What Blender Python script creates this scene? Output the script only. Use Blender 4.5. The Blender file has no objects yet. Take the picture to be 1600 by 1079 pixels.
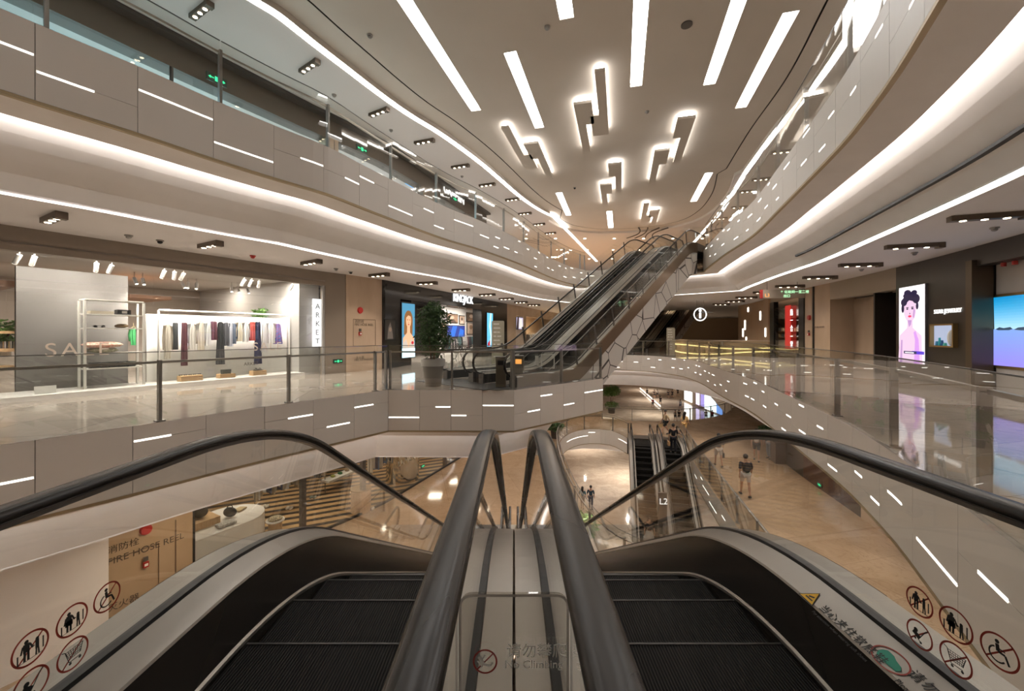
import bpy, bmesh, math, random
from mathutils import Vector, Matrix
from mathutils.geometry import tessellate_polygon, delaunay_2d_cdt
PI = math.pi
random.seed(7)
SC = bpy.context.scene
COL = SC.collection
# ------------------------------------------------------------------ camera, world, exposure
F, CX, CY, EZ = 640.0, 803.0, 522.0, 1.42
cam = bpy.data.cameras.new('camera'); camo = bpy.data.objects.new('camera', cam); COL.objects.link(camo)
camo.location = (0, 0, EZ); camo.rotation_euler = (PI / 2, 0, 0)
cam.lens = F / 1600 * 36; cam.sensor_width = 36; cam.shift_x = -3 / 1600; cam.shift_y = -17.5 / 1600
cam.clip_start = 0.05; cam.clip_end = 400
SC.camera = camo
w = bpy.data.worlds.new('world'); SC.world = w; w.use_nodes = True
w.node_tree.nodes['Background'].inputs[0].default_value = (1.0, 0.88, 0.76, 1)
w.node_tree.nodes['Background'].inputs[1].default_value = 0.10
SC.view_settings.view_transform = 'Standard'; SC.view_settings.look = 'None'
SC.view_settings.exposure = 0.52; SC.view_settings.gamma = 1.0
try: SC.view_settings.use_curve_mapping = False
except Exception: pass
cy = SC.cycles
cy.max_bounces = 8; cy.diffuse_bounces = 4; cy.glossy_bounces = 4; cy.transmission_bounces = 4; cy.transparent_max_bounces = 28
cy.sample_clamp_indirect = 3.0; cy.caustics_reflective = False; cy.caustics_refractive = False
cy.use_denoising = True; cy.use_light_tree = True

# ------------------------------------------------------------------ materials
MATS = {}
def mat(name, col=(.5, .5, .5), rough=.5, metal=0, emit=None, es=0, ior=1.5, build=None, coat=0):
    if name in MATS: return MATS[name]
    m = bpy.data.materials.new(name); m.use_nodes = True
    b = m.node_tree.nodes['Principled BSDF']
    b.inputs['Base Color'].default_value = (*col, 1); b.inputs['Roughness'].default_value = rough
    b.inputs['Metallic'].default_value = metal; b.inputs['IOR'].default_value = ior
    b.inputs['Coat Weight'].default_value = coat
    if emit: b.inputs['Emission Color'].default_value = (*emit, 1); b.inputs['Emission Strength'].default_value = es
    if build: build(m.node_tree, b)
    MATS[name] = m
    return m
def nd(nt, t, **kw):
    n = nt.nodes.new(t)
    for k, v in kw.items():
        if k.startswith('i_'): n.inputs[k[2:].replace('_', ' ')].default_value = v
        else: setattr(n, k, v)
    return n
def ramp(nt, src, stops):
    r = nt.nodes.new('ShaderNodeValToRGB'); e = r.color_ramp.elements
    while len(e) < len(stops): e.new(0.5)
    for q, (p, c) in zip(e, stops): q.position = p; q.color = (*c, 1)
    nt.links.new(src, r.inputs[0]); return r.outputs[0]
def coords(nt, kind='Object', scale=(1, 1, 1), rot=(0, 0, 0)):
    t = nd(nt, 'ShaderNodeTexCoord'); m = nd(nt, 'ShaderNodeMapping')
    m.inputs['Scale'].default_value = scale; m.inputs['Rotation'].default_value = rot
    nt.links.new(t.outputs[kind], m.inputs[0]); return m.outputs[0]
def b_noise(c1, c2, scale=3, detail=4, sc=(1, 1, 1), rough=None):
    def f(nt, b):
        n = nd(nt, 'ShaderNodeTexNoise', i_Scale=scale, i_Detail=detail)
        nt.links.new(coords(nt, 'Object', sc), n.inputs['Vector'])
        nt.links.new(ramp(nt, n.outputs['Fac'], [(.3, c1), (.7, c2)]), b.inputs['Base Color'])
        if rough: nt.links.new(ramp(nt, n.outputs['Fac'], [(.3, (rough[0],) * 3), (.7, (rough[1],) * 3)]), b.inputs['Roughness'])
    return f
def b_marble(c1, c2, vein, tile=1.2, rot=.45):
    def f(nt, b):
        co = coords(nt, 'Object', (1, 1, 1), (0, 0, rot))
        n1 = nd(nt, 'ShaderNodeTexNoise', i_Scale=.7, i_Detail=6, i_Distortion=1.2); nt.links.new(co, n1.inputs['Vector'])
        n2 = nd(nt, 'ShaderNodeTexNoise', i_Scale=1.6, i_Detail=8, i_Distortion=2.5); nt.links.new(co, n2.inputs['Vector'])
        base = ramp(nt, n1.outputs['Fac'], [(.35, c1), (.65, c2)])
        v = ramp(nt, n2.outputs['Fac'], [(.47, (0, 0, 0)), (.5, (.55,) * 3), (.53, (0, 0, 0))])
        mx = nd(nt, 'ShaderNodeMixRGB'); nt.links.new(v, mx.inputs[0]); nt.links.new(base, mx.inputs[1]); mx.inputs[2].default_value = (*vein, 1)
        br = nd(nt, 'ShaderNodeTexBrick', offset=0.0, i_Scale=1.0, i_Mortar_Size=.004, i_Brick_Width=tile, i_Row_Height=tile)
        br.inputs['Color1'].default_value = (1, 1, 1, 1); br.inputs['Color2'].default_value = (.9, .9, .9, 1); br.inputs['Mortar'].default_value = (.45, .4, .35, 1)
        nt.links.new(co, br.inputs['Vector'])
        m2 = nd(nt, 'ShaderNodeMixRGB', blend_type='MULTIPLY'); m2.inputs[0].default_value = 1
        nt.links.new(mx.outputs[0], m2.inputs[1]); nt.links.new(br.outputs[0], m2.inputs[2]); nt.links.new(m2.outputs[0], b.inputs['Base Color'])
    return f
def b_stripes(c1, c2, scale, direction='X', duty=.5, rot=0, bump=0):
    def f(nt, b):
        wv = nd(nt, 'ShaderNodeTexWave', bands_direction=direction, i_Scale=scale)
        nt.links.new(coords(nt, 'Object', (1, 1, 1), (0, 0, rot)), wv.inputs['Vector'])
        nt.links.new(ramp(nt, wv.outputs['Fac'], [(duty - .08, c1), (duty + .08, c2)]), b.inputs['Base Color'])
        if bump:
            bp = nd(nt, 'ShaderNodeBump', i_Strength=bump, i_Distance=.01); nt.links.new(wv.outputs['Fac'], bp.inputs['Height']); nt.links.new(bp.outputs[0], b.inputs['Normal'])
    return f
def emis(name, col, s):
    return mat(name, (0.03, 0.03, 0.03), .4, emit=col, es=s)
def glass(name, tint=(.975, .985, .98), refl=1.0, base=.04):
    if name in MATS: return MATS[name]
    m = bpy.data.materials.new(name); m.use_nodes = True; nt = m.node_tree; nt.nodes.clear()
    o = nd(nt, 'ShaderNodeOutputMaterial'); t = nd(nt, 'ShaderNodeBsdfTransparent'); g = nd(nt, 'ShaderNodeBsdfGlossy'); mx = nd(nt, 'ShaderNodeMixShader')
    t.inputs[0].default_value = (*tint, 1); g.inputs['Roughness'].default_value = 0.0; g.inputs[0].default_value = (refl, refl, refl, 1)
    fr = nd(nt, 'ShaderNodeFresnel', i_IOR=1.5)
    ge = nd(nt, 'ShaderNodeNewGeometry'); inv = nd(nt, 'ShaderNodeMath', operation='MULTIPLY_ADD')
    # keep the reflection the same from the front and the back of a pane
    iorn = nd(nt, 'ShaderNodeMath', operation='MULTIPLY_ADD'); nt.links.new(ge.outputs['Backfacing'], iorn.inputs[0]); iorn.inputs[1].default_value = 1/1.5 - 1.5; iorn.inputs[2].default_value = 1.5
    nt.links.new(iorn.outputs[0], fr.inputs['IOR'])
    nt.nodes.remove(inv)
    nt.links.new(fr.outputs[0], mx.inputs[0]); nt.links.new(t.outputs[0], mx.inputs[1]); nt.links.new(g.outputs[0], mx.inputs[2]); nt.links.new(mx.outputs[0], o.inputs[0])
    MATS[name] = m; return m

WARM = (1.0, .90, .80); NEUT = (1.0, .93, .84)
M_panel = mat('fascia panel', (.80, .745, .68), .42)
M_gap = mat('panel joint', (.09, .075, .06), .7)
M_gold = mat('brass trim', (.42, .33, .20), .45, .6)
M_white = mat('white plaster', (.84, .80, .76), .6, build=b_noise((.82, .78, .74), (.86, .82, .78), 2))
M_ceil = mat('beige ceiling paint', (.66, .60, .53), .7, build=b_noise((.64, .58, .51), (.68, .62, .55), .5))
M_gceil = mat('gallery ceiling paint', (.72, .68, .66), .7)
M_floor = mat('polished beige marble', (.5, .42, .34), .045, ior=2.0, build=b_marble((.50, .435, .375), (.56, .49, .42), (.42, .36, .30), 1.2, -.25))
M_floor2 = mat('polished warm marble', (.5, .38, .26), .08, ior=1.8, build=b_marble((.44, .31, .20), (.54, .39, .265), (.34, .22, .13), 1.6, -.25))
M_floor1 = mat('polished pale marble', (.5, .44, .38), .08, ior=1.8, build=b_marble((.52, .43, .35), (.68, .58, .48), (.40, .32, .26), 1.6, -.25))
M_steel = mat('brushed steel', (.46, .42, .37), .32, 1)
M_deck = mat('satin steel deck', (.40, .37, .33), .38, .9)
M_dsteel = mat('dark steel', (.16, .15, .14), .4, .8)
M_black = mat('black plastic', (.012, .012, .012), .35)
M_rubber = mat('black handrail rubber', (.022, .019, .017), .25, ior=1.36, build=b_noise((.014, .012, .011), (.030, .026, .022), 2.5, 5, (1, .25, 1), (.2, .3)))
M_blackgloss = mat('black gloss panel', (.015, .014, .013), .12)
M_darkwall = mat('dark bronze wall', (.032, .025, .020), .28)
M_stone = mat('beige stone wall', (.46, .34, .25), .25, build=b_noise((.45, .335, .24), (.52, .39, .285), 1.5, 8, (1, 1, .4)))
M_taupe = mat('taupe shopfront', (.235, .19, .15), .5)
M_glass = glass('clear glass')
M_rglass = glass('balustrade glass', (.965, .975, .965))
M_led = emis('white light strip', (1.0, .955, .91), 8)
M_cove = emis('cove light', (1.0, .935, .89), 11)
M_slot = emis('ceiling light panel', (1.0, .97, .94), 9)
M_halo = emis('pendant edge light', (1.0, .95, .90), 7)
M_fled = emis('fascia light bar', (1.0, .95, .86), 2.2)
M_lamp = emis('spotlight lens', (1.0, .80, .55), 12)
M_bronze = mat('bronze housing', (.13, .10, .075), .45, .5)

# ------------------------------------------------------------------ mesh builder
def uniq(v): return v
class MB:
    def __init__(s): s.v = []; s.f = []; s.m = []; s.cur = 0
    def mat(s, i): s.cur = i; return s
    def add(s, vs, fs):
        o = len(s.v); s.v += [tuple(p) for p in vs]; s.f += [tuple(i + o for i in f) for f in fs]; s.m += [s.cur] * len(fs); return s
    def quad(s, a, b, c, d): return s.add([a, b, c, d], [(0, 1, 2, 3)])
    def box(s, c, sz, rz=0, rx=0, ry=0, bev=0):
        hx, hy, hz = sz[0] / 2, sz[1] / 2, sz[2] / 2
        R = Matrix.Rotation(rz, 3, 'Z') @ Matrix.Rotation(ry, 3, 'Y') @ Matrix.Rotation(rx, 3, 'X'); C = Vector(c)
        vs = [C + R @ Vector((x * hx, y * hy, z * hz)) for z in (-1, 1) for x, y in ((-1, -1), (1, -1), (1, 1), (-1, 1))]
        return s.add(vs, [(3, 2, 1, 0), (4, 5, 6, 7), (0, 1, 5, 4), (1, 2, 6, 5), (2, 3, 7, 6), (3, 0, 4, 7)])
    def prism(s, poly, z0, z1):
        n = len(poly); vs = [(x, y, z0) for x, y in poly] + [(x, y, z1) for x, y in poly]
        tri = tessellate_polygon([[Vector((x, y, 0)) for x, y in poly]])
        fs = [tuple(t) for t in tri] + [tuple(i + n for i in t) for t in tri] + [(i, (i + 1) % n, (i + 1) % n + n, i + n) for i in range(n)]
        return s.add(vs, fs)
    def slab(s, poly, o, ax, ay, th):   # flat polygon (2d) in plane o + u*ax + v*ay with thickness th along the normal
        o, ax, ay = Vector(o), Vector(ax), Vector(ay); nn = ax.cross(ay).normalized()
        n = len(poly); P = [o + ax * u + ay * v for u, v in poly]
        tri = tessellate_polygon([[Vector((u, v, 0)) for u, v in poly]])
        if th == 0: return s.add(P, [tuple(t) for t in tri])
        vs = P + [p + nn * th for p in P]
        return s.add(vs, [tuple(t) for t in tri] + [tuple(i + n for i in t) for t in tri] + [(i, (i + 1) % n, (i + 1) % n + n, i + n) for i in range(n)])
    def holes(s, loops, z):
        """flat plate: first loop is the outline, the others are cut out"""
        vs = [Vector(p) for lp in loops for p in lp]; es = []; o = 0
        for lp in loops: es += [(o + i, o + (i + 1) % len(lp)) for i in range(len(lp))]; o += len(lp)
        r = delaunay_2d_cdt(vs, es, [], 0, 1e-5); V, T = r[0], r[2]
        def inside(x, y, lp):
            c = False; j = len(lp) - 1
            for i in range(len(lp)):
                (xi, yi), (xj, yj) = lp[i], lp[j]
                if (yi > y) != (yj > y) and x < (xj - xi) * (y - yi) / (yj - yi) + xi: c = not c
                j = i
            return c
        fs = []
        for t in T:
            x = sum(V[i].x for i in t) / 3; y = sum(V[i].y for i in t) / 3
            if inside(x, y, loops[0]) and not any(inside(x, y, l) for l in loops[1:]): fs.append(tuple(t))
        return s.add([(v.x, v.y, z) for v in V], fs)
    def tube(s, pts, r, n=8, closed=False, cap=True, rx=None):
        P = [Vector(p) for p in pts]; k = len(P); rs = r if isinstance(r, (list, tuple)) else [r] * k
        base = len(s.v); up = None
        for i, p in enumerate(P):
            a = P[(i - 1) % k] if (closed or i > 0) else P[i]; b = P[(i + 1) % k] if (closed or i < k - 1) else P[i]
            t = (b - a).normalized() if (b - a).length > 1e-9 else Vector((0, 0, 1))
            if up is None: up = Vector((0, 0, 1)) if abs(t.z) < .9 else Vector((0, 1, 0))
            sd = t.cross(up); sd = sd.normalized() if sd.length > 1e-6 else Vector((1, 0, 0)); up = sd.cross(t).normalized()
            for j in range(n):
                a_ = 2 * PI * j / n; s.v.append(tuple(p + sd * (math.cos(a_) * rs[i] * (rx or 1)) + up * (math.sin(a_) * rs[i])))
        kk = k if closed else k - 1
        for i in range(kk):
            for j in range(n):
                i2 = (i + 1) % k
                s.f.append((base + i * n + j, base + i * n + (j + 1) % n, base + i2 * n + (j + 1) % n, base + i2 * n + j)); s.m.append(s.cur)
        if cap and not closed:
            s.f.append(tuple(base + j for j in range(n))); s.f.append(tuple(base + (k - 1) * n + j for j in range(n))); s.m += [s.cur] * 2
        return s
    def cyl(s, c, r, h, n=16, r2=None, cap=True):
        x, y, z = c; r2 = r if r2 is None else r2
        vs = [(x + r * math.cos(2 * PI * i / n), y + r * math.sin(2 * PI * i / n), z) for i in range(n)] + [(x + r2 * math.cos(2 * PI * i / n), y + r2 * math.sin(2 * PI * i / n), z + h) for i in range(n)]
        fs = [(i, (i + 1) % n, (i + 1) % n + n, i + n) for i in range(n)]
        if cap: fs += [tuple(range(n - 1, -1, -1)), tuple(range(n, 2 * n))]
        return s.add(vs, fs)
    def lathe(s, c, prof, n=24):
        x, y, z = c; vs = []; k = len(prof)
        for r, h in prof: vs += [(x + r * math.cos(2 * PI * i / n), y + r * math.sin(2 * PI * i / n), z + h) for i in range(n)]
        return s.add(vs, [(a * n + i, a * n + (i + 1) % n, (a + 1) * n + (i + 1) % n, (a + 1) * n + i) for a in range(k - 1) for i in range(n)])
    def ball(s, c, r, sx=1, sy=1, sz=1, n=12, m=8):
        x, y, z = c; prof = [(max(1e-4, r * math.sin(PI * i / m)), -r * math.cos(PI * i / m)) for i in range(m + 1)]; vs = []
        for rr, h in prof: vs += [(x + sx * rr * math.cos(2 * PI * i / n), y + sy * rr * math.sin(2 * PI * i / n), z + sz * h) for i in range(n)]
        return s.add(vs, [(a * n + i, a * n + (i + 1) % n, (a + 1) * n + (i + 1) % n, (a + 1) * n + i) for a in range(m) for i in range(n)])
    def build(s, name, mats, parent=None, smooth=False, world=True):
        me = bpy.data.meshes.new(name); me.from_pydata(s.v, [], s.f)
        for m in (mats if isinstance(mats, (list, tuple)) else [mats]): me.materials.append(m)
        if any(s.m): me.polygons.foreach_set('material_index', s.m)
        if smooth:
            me.polygons.foreach_set('use_smooth', [True] * len(me.polygons))
            if smooth != 'all': me.set_sharp_from_angle(angle=math.radians(smooth if isinstance(smooth, (int, float)) and smooth > 1 else 40))
        me.update()
        o = bpy.data.objects.new(name, me); COL.objects.link(o)
        if parent:
            o.parent = parent
            if world: o.matrix_parent_inverse = (Matrix.Translation(parent.location) @ Matrix.Rotation(parent.rotation_euler.z, 4, 'Z')).inverted()
        return o
def tag(o, label=None, cat=None, group=None, kind=None):
    if label: o['label'] = label
    if cat: o['category'] = cat
    if group: o['group'] = group
    if kind: o['kind'] = kind
    return o
def thing(name, label, cat, loc=(0, 0, 0), rz=0, group=None):
    o = bpy.data.objects.new(name, None); COL.objects.link(o); o.location = loc; o.rotation_euler = (0, 0, rz); o.empty_display_size = .1
    return tag(o, label, cat, group)
def struct(mb, name, m, smooth=False): return tag(mb.build(name, m, smooth=smooth), kind='structure')
def dup(root, loc, rz=None, label=None, group=None):
    r = root.copy(); COL.objects.link(r); r.location = loc
    if rz is not None: r.rotation_euler = (0, 0, rz)
    if label: r['label'] = label
    if group: r['group'] = group
    for ch in list(root.children):
        c = ch.copy(); COL.objects.link(c); c.parent = r
        for g in ch.children:
            d = g.copy(); COL.objects.link(d); d.parent = c
    return r
def text(body, size, m, o, ax, ay, parent=None, name='lettering', ext=.004, align='LEFT', spacing=1.0, label=None, shear=0):
    c = bpy.data.curves.new('t', 'FONT'); c.body = body; c.size = size; c.extrude = ext; c.align_x = align; c.space_character = spacing; c.shear = shear
    t = bpy.data.objects.new('t', c); COL.objects.link(t); dg = bpy.context.evaluated_depsgraph_get()
    me = bpy.data.meshes.new_from_object(t.evaluated_get(dg)); bpy.data.objects.remove(t); bpy.data.curves.remove(c)
    o, ax, ay = Vector(o), Vector(ax).normalized(), Vector(ay).normalized(); az = ax.cross(ay)
    for v in me.vertices: v.co = o + ax * v.co.x + ay * v.co.y + az * v.co.z
    me.materials.clear(); me.materials.append(m); me.name = name
    ob = bpy.data.objects.new(name, me); COL.objects.link(ob)
    if parent:
        ob.parent = parent; ob.matrix_parent_inverse = (Matrix.Translation(parent.location) @ Matrix.Rotation(parent.rotation_euler.z, 4, 'Z')).inverted()
    if label: ob['label'] = label
    return ob
def dl(x, y, z, power, col=(1, .84, .66)):
    return spot('downlight', (x, y, z), power, col, 150, r=.09, blend=.8)
def area(name, loc, size, power, col=WARM, rot=(0, 0, 0), sy=None, spread=PI):
    l = bpy.data.lights.new(name, 'AREA'); l.energy = power; l.color = col; l.size = size; l.spread = spread
    if sy: l.shape = 'RECTANGLE'; l.size_y = sy
    o = bpy.data.objects.new(name, l); COL.objects.link(o); o.location = loc; o.rotation_euler = rot; return o
def spot(name, loc, power, col=(1, .87, .72), ang=95, rot=(0, 0, 0), r=.06, blend=.6):
    l = bpy.data.lights.new(name, 'SPOT'); l.energy = power; l.color = col; l.spot_size = math.radians(ang); l.spot_blend = blend; l.shadow_soft_size = r
    o = bpy.data.objects.new(name, l); COL.objects.link(o); o.location = loc; o.rotation_euler = rot; return o
# ------------------------------------------------------------------ plan curves
def cr(pts, step=.35):
    """smooth curve through plan points"""
    out = []; n = len(pts)
    for i in range(n - 1):
        p0, p1, p2, p3 = pts[max(i - 1, 0)], pts[i], pts[i + 1], pts[min(i + 2, n - 1)]
        k = max(1, int(math.dist(p1, p2) / step))
        for j in range(k):
            t = j / k
            out.append(tuple(.5 * ((2 * p1[a]) + (-p0[a] + p2[a]) * t + (2 * p0[a] - 5 * p1[a] + 4 * p2[a] - p3[a]) * t * t + (-p0[a] + 3 * p1[a] - 3 * p2[a] + p3[a]) * t ** 3) for a in (0, 1)))
    out.append(tuple(pts[-1])); return out
def offset(poly, d, closed=True):
    """offset to the right of travel (into the slab for a counter-clockwise void)"""
    n = len(poly); out = []
    for i in range(n):
        a = poly[(i - 1) % n] if (closed or i) else poly[i]; b = poly[i]; c = poly[(i + 1) % n] if (closed or i < n - 1) else poly[i]
        def nrm(p, q):
            dx, dy = q[0] - p[0], q[1] - p[1]; l = math.hypot(dx, dy) or 1; return (dy / l, -dx / l) if l > 1e-9 else None
        n1 = nrm(a, b) if a != b else nrm(b, c); n2 = nrm(b, c) if b != c else n1
        mx, my = n1[0] + n2[0], n1[1] + n2[1]; l2 = mx * mx + my * my
        k = 2 * d / l2 if l2 > .5 else d
        out.append((b[0] + mx * k, b[1] + my * k))
    return out
def inter_wall(W, px, off=0):
    """where the vertical plane through picture column px meets the plan curve W"""
    Wp = offset(W, off, False) if off else W
    r = (px - CX) / F
    for i in range(len(Wp) - 1):
        (x0, y0), (x1, y1) = Wp[i], Wp[i + 1]; a = x0 - r * y0; b = x1 - r * y1
        if a * b <= 0 and a != b and max(y0, y1) > 0:
            t = a / (a - b); return (x0 + (x1 - x0) * t, y0 + (y1 - y0) * t), Vector((x1 - x0, y1 - y0, 0)).normalized()
    return None
def onz(px, py, z): d = (EZ - z) * F / (py - CY); return Vector(((px - CX) / F * d, d, z))
def zat(py, d): return EZ - (py - CY) / F * d
def at(px, py, d): return Vector(((px - CX) / F * d, d, zat(py, d)))
def wpt(W, px, py, off=0):
    (x, y), t = inter_wall(W, px, off); return Vector((x, y, zat(py, y))), t

E_L = [(-9.6, -1.2), (-8.7, 1.0), (-7.75, 3.1), (-6.9, 4.7), (-6.43, 5.5), (-5.85, 6.4), (-5.32, 7.36), (-4.74, 8.28), (-4.14, 9.15)]
E_L4 = E_L + [(-3.66, 10.3), (-3.18, 11.4), (-2.7, 12.5), (-2.12, 13.65), (-1.14, 15.25), (.25, 18.1), (2.1, 22.6), (3.4, 25.1), (4.7, 26.8)]
E_R = [(1.5, -1.6), (2.35, .2), (2.95, 1.9), (3.5, 3.0), (3.97, 3.85), (4.52, 4.85), (4.95, 5.75), (5.38, 6.75), (6.05, 8.62), (6.62, 10.25), (7.55, 13.0), (8.3, 16.3), (9.3, 20.0)]
cL4 = cr(E_L4); cL3 = cr(E_L + [(-3.22, 10.5)]); cR = cr(E_R)
farR = cr([(9.3, 20.0), (9.75, 22.3), (9.85, 24.6), (9.0, 27.1), (7.2, 28.3), (5.2, 27.4), (3.4, 24.2), (2.5, 19.5), (2.3, 15.2)])
V4 = cR + [(9.45, 20.45), (6.7, 23.0), (6.7, 25.4), (5.8, 26.8)] + cL4[::-1] + [(-9.9, -3.2), (-9.0, -7), (.5, -7)]
V3 = [p for p in cR if p[1] > .3] + farR[1:] + [(2.87, 13.2), (0.0, 10.45)] + [p for p in cL3 if p[1] > .3][::-1] + [(-8.9, .3), (2.35, .3)]
V3 = [p for i, p in enumerate(V3) if i == 0 or math.dist(p, V3[i - 1]) > .02]
if math.dist(V3[0], V3[-1]) < .1: V3.pop()
W_L = cr([(-16.5, -4), (-14.6, 1.0), (-12.3, 5.0), (-10.4, 8.26), (-8.8, 11.15), (-7.1, 14.07), (-6.2, 15.4), (-5.35, 16.9), (-3.35, 22.3), (-.5, 30), (2.7, 38.5), (8, 52)], 1.0)
W_R = cr([(7.6, -4), (8.6, 1.0), (9.3, 3.4), (10.2, 6.2), (11.3, 9.1), (12.8, 13.7), (13.55, 16.9), (14.2, 20.1), (15.2, 23.9), (16.0, 26.6), (17.2, 31.0), (19, 38)], 1.0)
# ------------------------------------------------------------------ large structure
def sweep(mb, path, prof, closed=True):
    rows = [[(x, y, z) for x, y in (offset(path, o, closed) if o else path)] for o, z in prof]
    n = len(path); kk = n if closed else n - 1
    for a, b in zip(rows, rows[1:]):
        vs = a + b; mb.add(vs, [(i, (i + 1) % n, (i + 1) % n + n, i + n) for i in range(kk)])
    return mb
def arclen(path):
    s = [0]
    for a, b in zip(path, path[1:]): s.append(s[-1] + math.dist(a, b))
    return s
def sub(path, s0, s1, S=None):
    S = S or arclen(path)
    def pt(t):
        t = min(max(t, 0), S[-1])
        for i in range(len(S) - 1):
            if t <= S[i + 1] + 1e-9:
                k = (t - S[i]) / max(S[i + 1] - S[i], 1e-9); return (path[i][0] + (path[i + 1][0] - path[i][0]) * k, path[i][1] + (path[i + 1][1] - path[i][1]) * k)
        return path[-1]
    return [pt(s0)] + [p for p, q in zip(path, S) if s0 + .01 < q < s1 - .01] + [pt(s1)]
def ribbon(mb, path, o0, o1, z0, z1):
    """solid strip between offsets o0..o1 and heights z0..z1 along an open path"""
    a, b = offset(path, o0, False), offset(path, o1, False); n = len(path)
    vs = [(x, y, z0) for x, y in a] + [(x, y, z1) for x, y in a] + [(x, y, z0) for x, y in b] + [(x, y, z1) for x, y in b]
    fs = []
    for i in range(n - 1):
        fs += [(i, i + 1, i + 1 + n, i + n), (i + 2 * n, i + 3 * n, i + 1 + 3 * n, i + 1 + 2 * n), (i + n, i + 1 + n, i + 1 + 3 * n, i + 3 * n), (i, i + 2 * n, i + 1 + 2 * n, i + 1)]
    fs += [(0, n, 3 * n, 2 * n), (n - 1, 3 * n - 1, 4 * n - 1, 2 * n - 1)]
    return mb.add(vs, fs)
def fascia(name, path, z, width, pats, rnd=0, h=1.04, side=1, dense=False):
    """panelled balcony face: split panels over a dark backing, with light bars let into the horizontal joints"""
    S = arclen(path); mb = MB(); mb.mat(1); ribbon(mb, path, side * .02, side * .10, z - h, z - .003); mb.mat(0)
    rg = random.Random(rnd); bars = []; n = max(1, round(S[-1] / width)); wd = S[-1] / n
    for i in range(n):
        a, b = i * wd + .004, (i + 1) * wd - .004
        if i < len(pats): pt = pats[i]
        else:
            fr = rg.choice([.22, .35, .45, .6, .72]); t = rg.random()
            pt = [(fr, 0, 1)] if t < .35 else [(fr, 0, rg.uniform(.35, .55))] if t < .6 else [(fr, rg.uniform(.45, .65), 1)] if t < .9 else []
            if dense and pt: q0 = rg.uniform(0, .5); pt = [(fr, q0, q0 + rg.uniform(.25, .48))]
            q1 = rg.uniform(.0, .55)
            if dense and rg.random() < .7: pt = pt + [((fr + .33) % .9 + .05, q1, q1 + rg.uniform(.2, .4))]
        cuts = [0] + ([pt[0][0]] if pt else []) + [1]
        for c0, c1 in zip(cuts, cuts[1:]):
            ribbon(mb, sub(path, a, b, S), 0, side * .025, z - h * c1 + .003, z - h * c0 - .003)
        for fr, p, q in pt: bars.append((a + (b - a) * p + .01, a + (b - a) * q - .01, z - h * fr))
    o = struct(mb, name, [M_panel, M_gap])
    for s0, s1, zz in bars:
        ribbon(MB(), sub(path, s0, s1, S), -side * .003, side * .02, zz - .014, zz + .014).build('light_bar', M_fled, o)
    return o
M_post = mat('grey steel post', (.30, .28, .26), .35, .7)
def balustrade(label, path, z, spacing=2.13, start=0.0, rail=True, post_w=.045, group=None, hgt=1.13, first=True):
    S = arclen(path); p0 = path[0]; t = thing('glass_balustrade', label, 'balustrade', (p0[0], p0[1], z), 0, group)
    cuts = [0.0]; q = start
    while q < S[-1] - .3:
        if q > .2: cuts.append(q)
        q += spacing
    cuts.append(S[-1])
    for a, b in zip(cuts, cuts[1:]):
        ribbon(MB(), sub(path, a + .012, b - .012, S), .03, .042, z + .01, z + hgt).build('glass_pane', M_rglass, t)
        ribbon(MB(), sub(path, a + .012, b - .012, S), .026, .046, z + hgt, z + hgt + .012).build('edge_cap', M_dsteel, t)
    if rail: ribbon(MB(), sub(path, .02, S[-1] - .02, S), .10, .145, z + .945, z + .985).build('handrail', M_steel, t)
    for c in (cuts if first else cuts[1:]):
        sg = sub(path, max(0, c - .02), min(S[-1], c + .02), S); dx, dy = sg[-1][0] - sg[0][0], sg[-1][1] - sg[0][1]; l = math.hypot(dx, dy); nx, ny = dy / l, -dx / l
        mb = MB().box((sg[0][0] + nx * .095, sg[0][1] + ny * .095, z + .5), (post_w, .075, 1.0), math.atan2(dy, dx)); mb.box((sg[0][0] + nx * .095, sg[0][1] + ny * .095, z + .01), (.12, .12, .02), math.atan2(dy, dx))
        mb.build('post', M_post, t)
    return t
# floors and gallery ceilings: one plate per storey with the voids cut out
OUT = [(44, -7.5), (44, 100), (-24, 100), (-24, -7.5)]
AZ2 = math.atan2(.95, 1)            # plan direction of the escalators that climb to the upper gallery
U2 = Vector((math.sin(AZ2), math.cos(AZ2), 0)); P2 = Vector((U2.y, -U2.x, 0))
far_hole = [tuple((Vector((12.6, 36.5, 0)) + U2 * a + P2 * b)[:2]) for a, b in ((3.0, -1.9), (3.0, 1.9), (9.7, 1.9), (9.7, -1.9))]
struct(MB().holes([OUT, V3], 0.0), 'floor', M_floor)
struct(MB().holes([OUT, V4, far_hole], 5.6), 'floor', M_floor)
def plate(name, loops, z, m): return struct(MB().holes(loops, z), name, m)
plate('ceiling', [OUT, offset(V4, 2.0), far_hole], 3.65, M_gceil)
# L2 floor with the void that looks down to the lowest storey
AZ1 = math.radians(14); U1 = Vector((math.sin(AZ1), math.cos(AZ1), 0)); P1 = Vector((U1.y, -U1.x, 0))
E2 = Vector((9.35, 27.3, 0))        # top of the pair of escalators below
e2l, e2r = E2 - P1 * 1.75, E2 + P1 * 1.75
V2 = cr([(7.3, 11.2), (7.75, 13.2), (8.5, 16.5), (9.6, 21.3), (10.6, 25.2), tuple(e2r[:2])], .5) + [tuple(e2l[:2])] + cr([(7.55, 28.4), (7.0, 29.9), (5.6, 30.3), (4.2, 29.3), (3.1, 27), (2.6, 23.5), (2.45, 19), (2.6, 15), (3.2, 12.4), (4.6, 11.0)], .5)
V2b = cr([(7.4, 34.2), (10.4, 33.2), (14.0, 33.4), (18.0, 35.6), (21.2, 39.5)], .6) + [(38, 88), (17, 88)]
OUT2 = OUT
struct(MB().holes([OUT2, V2, V2b], -5.6), 'floor', M_floor2)
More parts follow.
